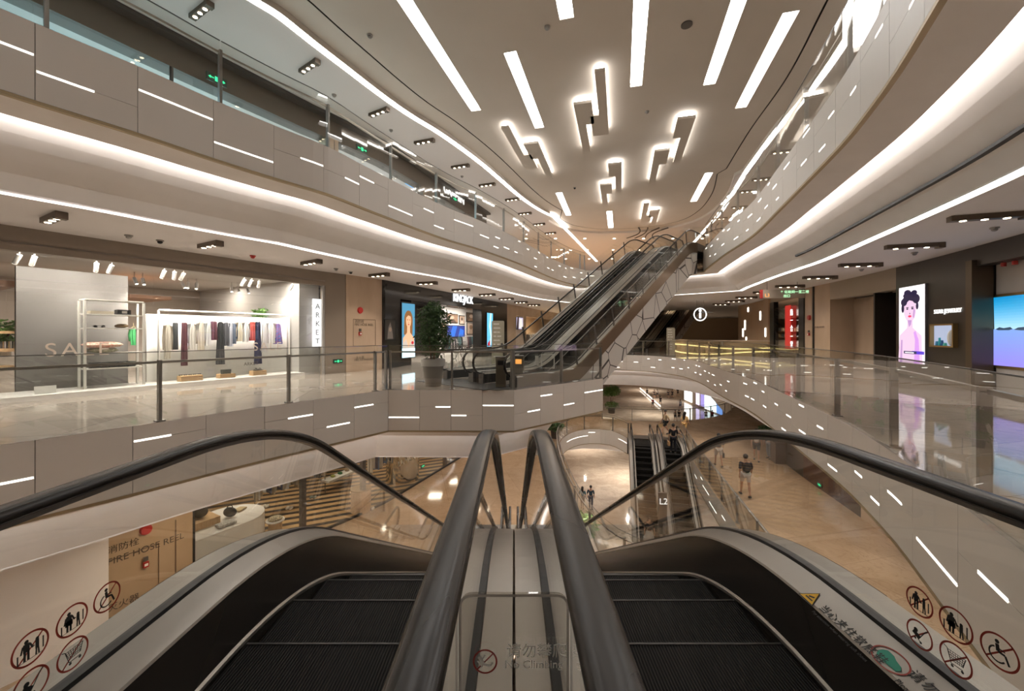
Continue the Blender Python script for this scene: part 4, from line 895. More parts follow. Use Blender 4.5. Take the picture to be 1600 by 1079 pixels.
def screen(W, x0, y0, x1, y1, off, side, layers, name, label, cat, frame=None, fw=.04, dp=.06, parent=None):
    """screen or framed picture; x0 is the picture's left edge"""
    pa, _ = wpt(W, x0, y1, off); pb, _ = wpt(W, x1, y1, off); ya = zat(y0, pa.y); yb = zat(y1, pa.y)
    a, b = Vector((pa.x, pa.y, 0)), Vector((pb.x, pb.y, 0)); ax = (b - a).normalized(); w_ = (b - a).length; mid = (pa.y + pb.y) / 2; z0, z1 = zat(y1, mid), zat(y0, mid)
    nn_ = ax.cross(Vector((0, 0, 1))); t = thing(name, label, cat, (a.x, a.y, z0)) if not parent else parent
    rz_ = math.atan2(ax.y, ax.x); c = (a + b) / 2
    MB().box((c.x - nn_.x * dp / 2, c.y - nn_.y * dp / 2, (z0 + z1) / 2), (w_ + 2 * fw, dp, z1 - z0 + 2 * fw), rz_).build('frame', frame or M_black, t)
    art(Vector((a.x, a.y, z0)) + nn_ * .004, ax, (0, 0, 1), w_, z1 - z0, layers, t, 'picture', .0012)
    return t
sk, hr, bl = S_('skin', (.95, .66, .50), 1.0), S_('blonde', (.55, .36, .18), .8), S_('blue', (.25, .50, .62), 1.1)
L1 = bust(bl, hr, sk, S_('lips', (.7, .15, .15), .9), S_('fur', (.75, .68, .62), 1.0), .5)
L1.append((S_('white', (.80, .95, 1.0), 1.5), [[(0, 0), (1, 0), (1, .17), (0, .17)]])); L1.append((S_('red', (.75, .05, .15), .9), [ell(.8, .27, .1, .03)]))
screen(WL, 628, 474, 648, 558, -.12, 1, L1, 'advert_screen', 'tall lit portrait advert of a blonde woman on blue, beside the tree', 'screen')
L2_ = [(S_('ice', (.35, .68, .85), 1.2), [R01]), (S_('pale', (.75, .85, .9), 1.2), [[(.3, 0), (.6, .3), (.35, .6), (.55, 1), (.75, 1), (.6, .6), (.8, .3), (.6, 0)]]), (S_('red', (.75, .05, .15), .9), [[(.1, .02), (.5, .02), (.5, .2), (.1, .1)]])]
screen(WL, 761, 489, 770, 541, .06, 1, L2_, 'advert_screen', 'narrow icy blue lit advert on the far black pier', 'screen')
screen(WL, 602, 500, 617, 529, .07, 1, [(mat('print dark', (.03, .028, .026), .3), [R01]), (mat('print grey', (.18, .16, .15), .4), [[(.2, 0), (.3, .6), (.5, .9), (.7, .5), (.8, 0)]]), (mat('print tan', (.35, .26, .2), .4), [ell(.5, .5, .14, .12)])], 'poster', 'small dark figure poster on the near black pier', 'poster')
MJ = [mat('sepia %d' % i, c, .5) for i, c in enumerate(((.30, .19, .12), (.52, .38, .28), (.12, .08, .06), (.65, .52, .42)))]
for (x0, y0, x1, y1), lb, k in zip([(699, 491, 715, 503.5), (718.3, 493.6, 725.6, 505.6), (729.3, 489.3, 744.5, 501.5), (730.3, 504.8, 742.3, 521.3), (689.5, 505, 696.5, 528)], ('wide sepia picture, upper left on the white shop wall', 'small sepia portrait between the two wide pictures', 'wide sepia picture, upper right on the white shop wall', 'tall sepia portrait beside the blue video screen', 'framed red-brown poster half behind the tree'), range(5)):
    screen(WL, x0, y0, x1, y1, -3.15, 1, [(MJ[k % 4], [R01]), (MJ[(k + 1) % 4], [ell(.45, .62, .2, .22)]), (MJ[(k + 2) % 4], [[(.1, 0), (.3, .42), (.65, .42), (.9, 0)]])], 'framed_picture', lb, 'picture', M_black, .05, .04)
screen(WL, 699, 509, 726, 525.5, -3.1, 1, [(S_('deep blue', (.02, .18, .55), .9), [R01]), (S_('mid blue', (.10, .42, .85), .9), [[(.1, 0), (.3, 1), (.55, 1), (.4, 0)], [(.6, 0), (.72, .8), (.95, .6), (.9, 0)]])], 'video_screen', 'blue video screen on the white wall inside the black shop', 'screen')
for px in (655, 675, 700, 725, 745):
    (x, y), _ = inter_wall(WL, px, -1.6); area('shop_light', (x, y, 3.4), .5, 95, (1, .93, .85)); 
for i, px in enumerate((655, 668, 690, 704, 716, 728, 740)):
    (x, y), tg_ = inter_wall(WL, px, -1.2); n_ = Vector((-tg_.y, tg_.x, 0)); t = thing('track_spotlight', 'black track spotlight in the black shop, %s along the opening' % ORD[i], 'spotlight', (x, y, 3.45), 0, 'track spotlights in the black shop')
    b = Vector((x, y, 3.3)); MB().tube([(x, y, 3.45), b], .015, 6).build('stem', M_black, t); MB().tube([b - n_ * .08, b + n_ * .14 - Vector((0, 0, .1))], .06, 10).build('lamp_can', M_black, t); MB().ball(tuple(b + n_ * .15 - Vector((0, 0, .11))), .045).build('lens', emis('shop lamp lens bright', (1, .95, .88), 14), t)
# display table, rails and bicycle inside
def clothes_rack(W, px0, px1, off, z0, zr, cols, label, grp, n, rnd=1, drop=1.0):
    (xa, ya), _ = inter_wall(W, px0, off); (xb, yb), _ = inter_wall(W, px1, off); a, b = Vector((xa, ya, z0)), Vector((xb, yb, z0)); d = (b - a).normalized(); nn_ = Vector((d.y, -d.x, 0)); rg = random.Random(rnd)
    t = thing('clothes_rack', label, 'clothes rail', tuple(a)); up = Vector((0, 0, zr))
    MB().tube([a, a + up, b + up, b], .016, 6).build('frame', M_dsteel, t)
    for k in range(n):
        u = (k + .5) / n; c = a + (b - a) * u + up; h = rg.uniform(.6, 1) * drop; w_ = rg.uniform(.28, .36); cc = cols[rg.randrange(len(cols))]; q = MB(); vs = []
        for s in (1, -1):
            for j in range(5):
                for i in range(5):
                    uu = i / 2 - 1; vs.append(c + nn_ * (uu * w_ / 2 * (.7 + .3 * min(1, j / 1.5))) + d * (s * .02 + .012 * math.sin(uu * 6 + k)) - Vector((0, 0, .08 + h * j / 4 + .05 * abs(uu) * (1 - j / 4))))
        fs = [(s + j * 5 + i, s + j * 5 + i + 1, s + (j + 1) * 5 + i + 1, s + (j + 1) * 5 + i) for s in (0, 25) for j in range(4) for i in range(4)] + [(j * 5 + i, (j + 1) * 5 + i, 25 + (j + 1) * 5 + i, 25 + j * 5 + i) for j in range(4) for i in (0, 4)]
        q.add(vs, fs); q.tube([c - Vector((0, 0, .1)), c + Vector((0, 0, .0))], .006, 4)
        o = q.build('garment', mat('cloth %02x%02x%02x' % tuple(int(255 * v) for v in cc), cc, .9), smooth='all'); tag(o, grp[0], 'clothes', grp[1])
    return t
MUT = [(.60, .52, .42), (.28, .24, .20), (.70, .68, .64), (.12, .12, .14), (.42, .30, .20), (.20, .24, .32)]
DRK = [(.03, .03, .035), (.10, .05, .05), (.05, .10, .10), (.30, .28, .26), (.02, .02, .02)]
clothes_rack(WL, 694, 712, -1.9, 0, 1.25, DRK, 'black clothes rail left inside the black shop', ('dark garment hanging inside the black fronted shop', 'garments in the black shop'), 9, 2, .9)
clothes_rack(WL, 716, 742, -2.2, 0, 1.35, DRK, 'black clothes rail right inside the black shop', ('dark garment hanging inside the black fronted shop', 'garments in the black shop'), 11, 3, .9)
(x, y), tg_ = inter_wall(WL, 717, -.6); t = thing('bicycle', 'black display bicycle standing in the black shop opening', 'bicycle', (x, y, 0)); c = Vector((x, y, 0)); rw = .33
A, B = c - tg_ * .55 + Vector((0, 0, rw)), c + tg_ * .55 + Vector((0, 0, rw))
for q in (A, B):
    wl = MB(); wl.tube([q + tg_ * (rw * math.cos(2 * PI * k / 24)) + Vector((0, 0, rw * math.sin(2 * PI * k / 24))) for k in range(24)], .02, 6, closed=True)
    for k in range(8): wl.tube([q, q + tg_ * (rw * math.cos(PI * k / 4)) + Vector((0, 0, rw * math.sin(PI * k / 4)))], .003, 3)
    wl.build('wheel', M_black, t)
cr_, st, hd = c + Vector((0, 0, .30)), c - tg_ * .15 + Vector((0, 0, .85)), c + tg_ * .42 + Vector((0, 0, .85))
fb = MB()
for p_, q_ in ((A, cr_), (A, st - Vector((0, 0, .1))), (cr_, st), (cr_, hd - Vector((0, 0, .08))), (st - Vector((0, 0, .1)), hd), (hd, B), (hd, hd + Vector((0, 0, .12)))): fb.tube([p_, q_], .018, 6)
fb.build('frame', M_black, t); MB().ball(tuple(st + Vector((0, 0, .03))), .12, 1, .6, .3).build('saddle', M_black, t); n_ = Vector((-tg_.y, tg_.x, 0)); MB().tube([hd + Vector((0, 0, .12)) - n_ * .25, hd + Vector((0, 0, .12)) + n_ * .25], .014, 6).build('handlebar', M_black, t)
# stone wall between the shops: hose reel panel, alarm, exit sign
def wtext(W, px, py, body, size, m, label, side=1, off=.035, font_sp=1.0):
    p, tg_ = wpt(W, px, py, off * (1 if side > 0 else -1)); o = text(body, size, m, p, tg_ * side, (0, 0, 1), None, 'wall_lettering', .002, spacing=font_sp); return tag(o, label, 'lettering')
M_redp = mat('red plastic', (.42, .03, .025), .4)
def disc_alarm(W, px, py, side, label, r=.11, z=None):
    p, tg_ = wpt(W, px, py, .03 * side); n_ = Vector((tg_.y, -tg_.x, 0)) * side; t = thing('fire_alarm', label, 'alarm', tuple(p)); MB().tube([p - n_ * .02, p + n_ * .05], r, 20).build('dome', M_redp, t); MB().tube([p - n_ * .02, p + n_ * .015], r * 1.15, 20).build('base', M_redp, t)
disc_alarm(WL, 562.5, 484.5, 1, 'round red alarm bell on the stone wall beside the garment shop')
def groove(W, x0, y0, x1, y1, off, label, side=1):
    pa, _ = wpt(W, x0, y1, off * side); pb, _ = wpt(W, x1, y1, off * side); z1_ = zat(y0, (pa.y + pb.y) / 2); z0_ = zat(y1, (pa.y + pb.y) / 2); mb = MB()
    for p_, q_ in (((pa.x, pa.y, z0_), (pa.x, pa.y, z1_)), ((pa.x, pa.y, z1_), (pb.x, pb.y, z1_)), ((pb.x, pb.y, z1_), (pb.x, pb.y, z0_)), ((pb.x, pb.y, z0_), (pa.x, pa.y, z0_))): mb.tube([p_, q_], .009, 4)
    return tag(mb.build('access_panel', mat('joint brown', (.16, .10, .06), .6)), label, 'panel')
groove(WL, 552, 499, 586.5, 540, .032, 'hose reel access panel outlined on the stone wall by the garment shop')
wtext(WL, 554, 504, '消防栓', .15, M_ink, 'chinese lettering on the hose reel panel by the garment shop'); wtext(WL, 554, 508.5, 'FIRE HOSE REEL', .13, M_ink, 'words FIRE HOSE REEL on the stone wall by the garment shop')
wtext(WL, 556, 560.5, '灭火器', .13, M_ink, 'low chinese lettering behind the balustrade glass'); wtext(WL, 554, 564, 'FIRE EXTINGUISHER', .12, M_ink, 'low words FIRE EXTINGUISHER behind the balustrade glass')
def callbox(W, px, py, side, label):
    p, tg_ = wpt(W, px, py, .03 * side); rz_ = math.atan2(tg_.y, tg_.x); n_ = Vector((tg_.y, -tg_.x, 0)) * side; t = thing('call_point', label, 'alarm', tuple(p)); MB().box(tuple(p + n_ * .03), (.11, .06, .13), rz_).build('body', M_redp, t); MB().box(tuple(p + n_ * .062), (.07, .01, .06), rz_).build('plate', M_storewhite, t); MB().box(tuple(p + n_ * .03 + Vector((0, 0, .14))), (.09, .04, .1), rz_).build('hood', M_dsteel, t)
callbox(WL, 562, 521, 1, 'small red call point on the hose reel panel by the garment shop')
M_exit = emis('exit green', (.02, .75, .28), 1.4)
def exitsign(c, ax, label, w_=.36, h=.15):
    c, ax = Vector(c), Vector(ax).normalized(); nn_ = ax.cross(Vector((0, 0, 1))); rz_ = math.atan2(ax.y, ax.x); t = thing('exit_sign', label, 'sign', tuple(c)); MB().box(tuple(c - nn_ * .02), (w_, .04, h), rz_).build('case', mat('exit sign case', (.01, .05, .03), .4), t)
    mb = MB(); P = lambda poly: mb.slab([(x * w_ / 2, y * h / 2) for x, y in poly], c + nn_ * .003, ax, (0, 0, 1), 0)
    P([(-.2, -.6), (.2, -.6), (.2, .6), (-.2, .6)]); P([(-.85, 0), (-.6, .4), (-.6, -.4)]); P([(-.62, -.12), (-.28, -.12), (-.28, .12), (-.62, .12)]); P([(.85, 0), (.6, .4), (.6, -.4)]); P([(.62, -.12), (.28, -.12), (.28, .12), (.62, .12)])
    mb.build('symbol', M_exit, t)
p, tg_ = wpt(WL, 528.5, 564, .04); exitsign(p, tg_, 'green exit arrow sign on the grey pier beside the garment shop')
struct(ribbon(MB(), seg(WL, 792, 806), 0, -.4, 0, 3.65), 'wall_left_stone', M_stone)
struct(ribbon(MB(), seg(WL, 806, 'end'), 0, -.3, 2.9, 3.65), 'wall_left_stone', M_stone)
struct(ribbon(MB(), seg(WL, 806, 'end'), -5, -5.2, 0, 3.6), 'wall_shop_back', mat('warm back wall', (.50, .36, .24), .6))
struct(ribbon(MB(), seg(WL, 818, 822), 0, -5, 0, 2.9), 'wall_left_stone', M_stone)
for px in (812, 826, 835, 845, 856): (x, y), _ = inter_wall(WL, px, -2.0); area('shop_light', (x, y, 3.4), 1.0, 120, (1, .80, .55))
screen(WL, 807, 496, 819, 514, -.05, 1, [(S_('pale violet', (.75, .70, .80), .9), [R01]), (S_('suit', (.16, .10, .12), .6), [[(.0, 0), (.1, 1), (.3, 1), (.25, 0)]]), (S_('shirt', (.9, .88, .85), .9), [[(.3, .1), (.4, .9), (.7, .9), (.8, .1)]])], 'advert_screen', 'pale lit fashion panel left of the climbing escalator', 'screen')
clothes_rack(WL, 808, 817, -1.2, 0, 1.5, MUT, 'clothes rail in the shop left of the climbing escalator', ('muted garment in the shop behind the escalator foot', 'garments behind the escalator foot'), 9, 5)
clothes_rack(WL, 823, 838, -1.2, 0, 1.5, MUT, 'farther clothes rail behind the climbing escalator foot', ('muted garment in the shop behind the escalator foot', 'garments behind the escalator foot'), 12, 6)
# ------------------------------------------------------------------ right wall, camera's storey
M_pl = mat('painted plaster wall', (.46, .42, .38), .55, build=b_noise((.44, .40, .36), (.50, .46, .42), 1.5))
struct(ribbon(MB(), seg(WR, 1400, 1525), 0, .5, 0, 3.65), 'wall_right_dark', M_darkwall)
struct(ribbon(MB(), seg(WR, None, 1525), -.02, .3, 3.15, 3.65), 'wall_right_header', M_darkwall)
struct(ribbon(MB(), seg(WR, 1518, 1528), -.12, .3, 0, 3.3), 'trim_right_frame', mat('bronze frame', (.12, .09, .06), .3, .7))
struct(ribbon(MB(), seg(WR, None, 1528), .35, .6, 0, 3.15), 'wall_right_plaster', M_pl)
struct(ribbon(MB(), seg(WR, 1297, 1400), 0, .4, 2.93, 3.65), 'wall_right_header', mat('beige header', (.34, .28, .22), .5))
struct(ribbon(MB(), seg(WR, 1297, 1350), .9, 1.2, 0, 2.93), 'wall_right_recess', M_stone)
struct(ribbon(MB(), seg(WR, 1350, 1400), 1.3, 1.5, 0, 2.93), 'wall_right_recess', mat('dark corridor panel', (.10, .075, .055), .35))
struct(MB().box((*(Vector(inter_wall(WR, 1399, .7)[0])), 1.46), (1.3, .08, 2.93), math.atan2(-.25, .97)), 'wall_right_recess', M_darkwall)
struct(ribbon(MB(), seg(WR, 1256, 1297), 0, 1.0, 0, 3.65), 'wall_right_stone', M_stone)
struct(ribbon(MB(), seg(WR, None, 1400), .4, 2.2, 3.6, 3.65), 'ceiling_recess', M_taupe)
# a dark seam and the panel over the doors
for px in (1271, 1256): p, tg_ = wpt(WR, px, 520, -.02); struct(MB().box((p.x, p.y, 1.82), (.10, .06, 3.64), math.atan2(tg_.y, tg_.x)), 'trim_black_seam', M_black)
t = thing('double_door', 'dark double door with long handles in the right wall recess', 'door', tuple(wpt(WR, 1365, 560, 1.2)[0]))
for x0, x1 in ((1352, 1372), (1373, 1396)):
    pa, pb = Vector(inter_wall(WR, x0, 1.2)[0]), Vector(inter_wall(WR, x1, 1.2)[0]); d = pb - pa; mb = MB().box(((pa.x + pb.x) / 2, (pa.y + pb.y) / 2, 1.15), (d.length, .06, 2.3), math.atan2(d.y, d.x)); leaf = mb.build('door_leaf', mat('dark timber door', (.12, .085, .06), .35, build=b_stripes((.10, .07, .05), (.16, .11, .08), 6, 'X')), t)
    hx = Vector(inter_wall(WR, 1367 if x0 == 1352 else 1379, 1.13)[0]); MB().tube([(hx.x, hx.y, .75), (hx.x, hx.y, 1.75)], .02, 8).build('door_handle', M_black, t)
boxon('wall_panel', WR, 1352, 462, 1391, 488, 1.15, .06, mat('beige header', (.34, .28, .22), .5), 'beige panel above the dark double door', 'panel')
p, tg_ = wpt(WR, 1372.5, 474.5, 1.08); exitsign(p, -tg_, 'green exit sign on the beige panel above the double door', .30, .15)
disc_alarm(WR, 1264.5, 496, -1, 'round red alarm bell on the stone wall by the red banner')
callbox(WR, 1264.5, 522, -1, 'small call point on the stone wall by the red banner')
wtext(WR, 1270, 512, '消防栓 FIRE HOSE REEL', .10, M_ink, 'hose reel lettering on the narrow stone wall by the red banner', -1)
# portrait advert, shop name and display niche
pk, vi = S_('warm white', (.98, .94, .97), 1.1), S_('violet skin', (.84, .70, .80), 1.0)
Lp = bust(pk, S_('dark violet hair', (.10, .06, .22), .7), vi, S_('pink lips', (.85, .2, .35), 1.0), None, .45, False, 1.25, dark=S_('dark violet hair', (.10, .06, .22), .7))
Lp += [(S_('skin shade', (.66, .50, .70), 1.0), [[(.37, .56), (.53, .56), (.50, .50), (.42, .47)], [(.60, .72), (.66, .68), (.62, .58), (.57, .60)], [(.05, .0), (.10, .30), (.16, .30), (.14, .0)]]), (S_('dark violet hair', (.10, .06, .22), .7), [ell(.22, .80, .13, .05), ell(.45, .885, .27, .045), ell(.70, .83, .14, .06), ell(.36, .92, .14, .04), ell(.62, .91, .12, .035), ell(.17, .72, .06, .06), ell(.74, .74, .05, .05)]), (S_('arm', (.72, .50, .78), 1.1), [[(.62, .0), (.66, .30), (.60, .40), (.68, .42), (.80, .30), (.84, .0)]]), (S_('purple', (.28, .18, .72), 1.0), [[(.55, .12), (1, .12), (1, .16), (.55, .16)]]), (S_('navy', (.10, .13, .30), .8), [[(.22, .12), (.72, .12), (.72, .155), (.22, .155)]]), (pk, [[(.27, .13), (.62, .13), (.62, .142), (.27, .142)]])]
screen(WR, 1405, 447, 1445, 567, -.06, -1, Lp, 'advert_screen', 'tall glowing violet portrait advert on the dark wall', 'screen', mat('silver frame', (.4, .4, .42), .3, .9), .02, .08)
p, tg_ = wpt(WR, 1459.5, 490, -.02); o = text('STAR JEWELRY', .165, emis('sign white soft', (1, .97, .92), 1.0), p, -tg_, (0, 0, 1), None, 'shop_sign', .012, spacing=1.0); tag(o, 'white raised shop name above the lit niche on the dark wall', 'sign')
pa, pb = wpt(WR, 1460, 540, -.0)[0], wpt(WR, 1496, 540, -.0)[0]
t = thing('display_niche', 'small lit display niche with brass frame on the dark wall', 'display case', tuple(pa)); Zt, Zb = zat(507, (pa.y + pb.y) / 2), zat(541, (pa.y + pb.y) / 2); d = (Vector(pb[:2]) - Vector(pa[:2])); rz_ = math.atan2(d.y, d.x); cN = Vector(((pa.x + pb.x) / 2, (pa.y + pb.y) / 2, 0)); dn = Vector((d.y, -d.x, 0)).normalized()
M_brass = mat('brass', (.36, .24, .10), .35, .8)
for s in (-1, 1): MB().box((cN.x + dn.x * .05 + d.x / 2 * s, cN.y + dn.y * .05 + d.y / 2 * s, (Zt + Zb) / 2), (.045, .12, Zt - Zb + .045), rz_).build('frame', M_brass, t)
for z in (Zt, Zb): MB().box((cN.x + dn.x * .05, cN.y + dn.y * .05, z), (d.length, .12, .045), rz_).build('frame', M_brass, t)
MB().box((cN.x + dn.x * .012, cN.y + dn.y * .012, (Zt + Zb) / 2), (d.length, .01, Zt - Zb), rz_).build('back_panel', S_('niche back', (.66, .70, .80), .75), t)
du = d.normalized()
for k, (u, w_, h, c) in enumerate(((.25, .10, .12, (.05, .25, .45)), (.36, .07, .22, (.04, .45, .5)), (.47, .08, .15, (.02, .12, .30)), (.60, .10, .08, (.08, .45, .35)))):
    q = Vector((pa.x, pa.y, 0)) + Vector((d.x, d.y, 0)) * u + dn * .06; tag(MB().cyl((q.x, q.y, Zb + .023), w_ / 2, h, 10, w_ / 3).build('jewelry_stand', mat('teal stand %d' % k, c, .4)), ('blue flared stand', 'tall teal stand', 'dark navy stand', 'low green stand')[k] + ' in the lit niche', 'display stand')
q = Vector((pa.x, pa.y, 0)) + Vector((d.x, d.y, 0)) * .85 + dn * .05; tag(MB().ball((q.x, q.y, Zb + .24), .2, .5, .35, 1.1).build('display_bust', M_storewhite, smooth='all'), 'white jewelry bust at the niche edge', 'display stand')
# big landscape screen in gold frame on the plaster wall
sky = S_('sky top', (.06, .50, .72), 1.1); sk2 = S_('sky mid', (.25, .66, .85), 1.1); sk3 = S_('sky low', (.50, .76, .92), 1.1); sea = S_('sea', (.38, .50, .86), 1.1); sea2 = S_('sea low', (.46, .44, .86), 1.1); isl = S_('island', (.18, .26, .34), .8)
mixc = lambda a, b, t: tuple(p + (q - p) * t for p, q in zip(a, b))
Ls = [(S_('sky %d' % k, mixc((.62, .80, .92), (.05, .50, .72), k / 11), 1.0), [[(0, .53 + .47 * k / 12), (1, .53 + .47 * k / 12), (1, .53 + .47 * (k + 1) / 12), (0, .53 + .47 * (k + 1) / 12)]]) for k in range(12)] + [(S_('water %d' % k, mixc((.52, .48, .85), (.45, .58, .84), k / 9), 1.0), [[(0, .53 * k / 10), (1, .53 * k / 10), (1, .53 * (k + 1) / 10), (0, .53 * (k + 1) / 10)]]) for k in range(10)] + [ (isl, [[(.05, .53), (.12, .56), (.2, .545), (.32, .56), (.36, .53), (.3, .515), (.1, .515)], [(.38, .52), (.45, .55), (.6, .56), (.9, .54), (1, .53), (.8, .51), (.5, .51)]])]
pa = wpt(WR, 1552, 572, .33)[0]; (xb, yb), _ = inter_wall(WR, 1700, .33)
screen(WR, 1554, 460, 1650, 574, .33, -1, Ls, 'landscape_screen', 'large screen of blue sea and sky in a brass frame, cut by the frame edge', 'screen', M_brass, .07, .07)
for k, px in enumerate((1568, 1586)): p = onz(px, 411 - k * 3, 3.13); tag(MB().cyl((p.x, p.y, 3.05), .05, .09, 12).build('sprinkler', M_redp), 'small red ceiling fitting, %s above the sea screen' % ('left one' if k == 0 else 'right one'), 'alarm')
# glazed shop front with the red banner
struct(ribbon(MB(), seg(WR, 1204, 1210), -.04, .2, 0, 3.3), 'trim_shop_frame', M_black); struct(ribbon(MB(), seg(WR, 1249, 1256), -.04, .2, 0, 3.65), 'trim_shop_frame', M_black)
struct(ribbon(MB(), seg(WR, 1204, 1256), 0, .2, 3.3, 3.65), 'wall_right_header', mat('beige header', (.34, .28, .22), .5))
struct(ribbon(MB(), seg(WR, 1204, 1256), 3.5, 3.7, 0, 3.6), 'wall_shop_back', mat('dark kitchen back', (.07, .055, .045), .4))
M_bamboo = mat('pale vertical rods', (.40, .36, .30), .5, build=b_stripes((.20, .17, .14), (.58, .53, .46), 7, 'Y'))
boxon('rod_screen', WR, 1211, 480, 1248, 497, .25, .04, M_bamboo, 'pale vertical rod screen at the top of the glazed shop front', 'screen'); boxon('rod_screen', WR, 1211, 531, 1248, 556, .25, .04, M_bamboo, 'low pale vertical rod screen under the shop window', 'screen')
t = thing('red_banner', 'tall red banner with white chinese characters on the shop front', 'banner', tuple(wpt(WR, 1232, 545, -.1)[0])); boxon('cloth', WR, 1227, 477, 1235.5, 545, -.1, .03, emis('banner red', (.50, .015, .012), .7), parent=t)
for k, ch in enumerate('鮨一合一堂'): p, tg_ = wpt(WR, 1234.5, 492 + k * 12.4, -.13); text(ch, .36, emis('banner white', (1, .9, .85), 1.6), p, -tg_, (0, 0, 1), t, 'letter', .003)
boxon('shop_glass', WR, 1210, 478, 1249, 560, .02, .012, M_glass, 'glass pane of the shop front behind the red banner', 'window')
for px in (1218, 1242): (x, y), _ = inter_wall(WR, px, 1.8); area('shop_light', (x, y, 3.4), .8, 40, (1, .85, .65))
for yy in (517.5, 526.5): boxon('shelf_board', WR, 1210, yy, 1250, yy + 1, 2.6, .3, M_dwood, 'dark shelf board behind the red banner, %s' % ('upper' if yy < 520 else 'lower'), 'shelf')
rg = random.Random(4)
for k in range(14): boxon('crockery', WR, 1213 + k % 7 * 5, 512 + (k // 7) * 9, 1216 + k % 7 * 5, 517 + (k // 7) * 9, 2.6, .2, mat('crock %d' % (k % 4), ((.35, .25, .12), (.08, .10, .11), (.5, .4, .3), (.2, .12, .06))[k % 4], .4), 'small dish on the shelves behind the red banner', 'dish', 'dishes behind the red banner')
# curved brown wall with upright light slots
BWp = cr([(15.4, 24.8), (16.2, 26.6), (17.0, 29.2), (17.8, 32.5), (19.4, 34.0)], 1.0)
struct(ribbon(MB(), BWp, 0, .4, 0, 3.65), 'wall_right_curved', mat('tan curved wall', (.42, .28, .17), .5))
for k, (px, y0, y1) in enumerate([(1164, 500, 515), (1169, 480, 487), (1188, 486, 500), (1161, 513, 526), (1166, 526, 532), (1196, 512, 526)]):
    if inter_wall(BWp, px): boxon('slot_light', BWp, px - .8, y0, px + .8, y1, -.01, .04, M_fled, 'upright light slot in the tan curved wall, %s' % ('left middle', 'highest', 'tall upper one', 'leftmost low', 'lowest', 'right low')[k], 'light')
# information counter with ribbons of light
ic = cr([(16.2, 24.0), (14.6, 25.7), (13.2, 26.6), (11.6, 27.4), (11.2, 28.6), (12.0, 29.8)], .4)
t = thing('information_counter', 'curved beige information counter with yellow light ribbons', 'counter', (*ic[0], 0))
ribbon(MB(), ic, -.0, .55, 0, .98).build('body', mat('counter cream', (.50, .40, .26), .35), t); ribbon(MB(), ic, -.06, .62, .98, 1.04).build('counter_top', mat('counter stone', (.56, .46, .36), .3), t)
for z in (.25, .62):
    n = len(ic); pts = offset(ic, -.03, False); MB().tube([(x, y, z + .13 * math.sin(i * .35 + z * 4)) for i, (x, y) in enumerate(pts)], .028, 6).build('light_ribbon', emis('yellow ribbon light', (1, .80, .32), 1.6), t)
def info(c, r, label):
    t = thing('information_sign', label, 'sign', tuple(c)); MB().tube([(c.x + r * math.cos(2 * PI * k / 36), c.y, c.z + r * math.sin(2 * PI * k / 36)) for k in range(36)], .035, 8, closed=True).build('ring', emis('ring light', (1, .98, .95), 1.5), t)
    MB().box((c.x, c.y, c.z - .06), (.10, .08, r * .95)).build('stroke', emis('ring light', (1, .98, .95), 1.5), t); MB().ball((c.x, c.y, c.z + r * .62), .085).build('dot', emis('ring light', (1, .98, .95), 1.5), t)
    for s in (-1, 1): MB().tube([(c.x + s * r * .6, c.y, c.z + r * .8), (c.x + s * r * .6, c.y, 3.65)], .006, 4).build('wire', M_dsteel, t)
info(at(1094, 491, 26.8), .40, 'round white glowing information sign hanging over the counter')
def directory(c, w_, h, rz_, label):
    t = thing('directory_sign', label, 'sign', (c[0], c[1], 0), rz_); MB().slab(rrect(w_, h, .06), (-0, -.03, .0), (1, 0, 0), (0, 0, 1), -.06).build('panel', mat('directory beige', (.44, .40, .30), .4), t, world=False)
    mb = MB(); rg = random.Random(2)
    for k in range(9):
        z = h - .16 - k * h * .085
        for q in range(2): mb.slab([(-w_ * .36 + q * w_ * .3, z), (-w_ * .36 + q * w_ * .3 + w_ * rg.uniform(.14, .34), z), (-w_ * .36 + q * w_ * .3 + w_ * rg.uniform(.14, .34), z + .05), (-w_ * .36 + q * w_ * .3, z + .05)], (0, -.032, 0), (1, 0, 0), (0, 0, 1), 0)
    mb.build('listing', M_storewhite, t, world=False); MB().box((0, 0, .012), (w_ + .1, .3, .024)).build('base', M_dsteel, t, world=False)
directory((-.66, 17.0), .52, 1.98, 0, 'beige rounded directory sign beside the climbing escalator foot')
directory((10.3, 26.9), .52, 1.85, -.3, 'beige directory sign near the round information sign')
# hanging wayfinding sign
c = at(1222, 459, 17.5); ax = Vector((1, -.12, 0)).normalized(); t = thing('hanging_sign', 'long hanging wayfinding sign with green lettering under the right gallery ceiling', 'sign', tuple(c)); rz_ = math.atan2(ax.y, ax.x)
MB().box(tuple(c), (1.75, .08, .36), rz_).build('board', mat('sign board', (.34, .28, .22), .4), t); MB().box(tuple(c - ax * .84 - Vector((0, .005, 0))), (.10, .09, .37), rz_).build('end_cap', M_redp, t)
for s in (-.6, .6): MB().tube([c + ax * s + Vector((0, 0, .18)), Vector(((c + ax * s).x, (c + ax * s).y, 3.65))], .01, 5).build('hanger_rod', M_dsteel, t)
g_ = emis('sign green', (.45, .9, .5), 1.3); text('↑ 化妆间一至二楼', .14, g_, c - ax * .1 + Vector((0, -.05, .03)), ax, (0, 0, 1), t, 'lettering', .002); text('出口', .14, g_, c + ax * .02 + Vector((0, -.05, -.14)), ax, (0, 0, 1), t, 'lettering', .002); text('L3', .2, emis('orange sign', (1, .4, .1), 1.2), c - ax * .72 + Vector((0, -.05, -.12)), ax, (0, 0, 1), t, 'level_number', .002)
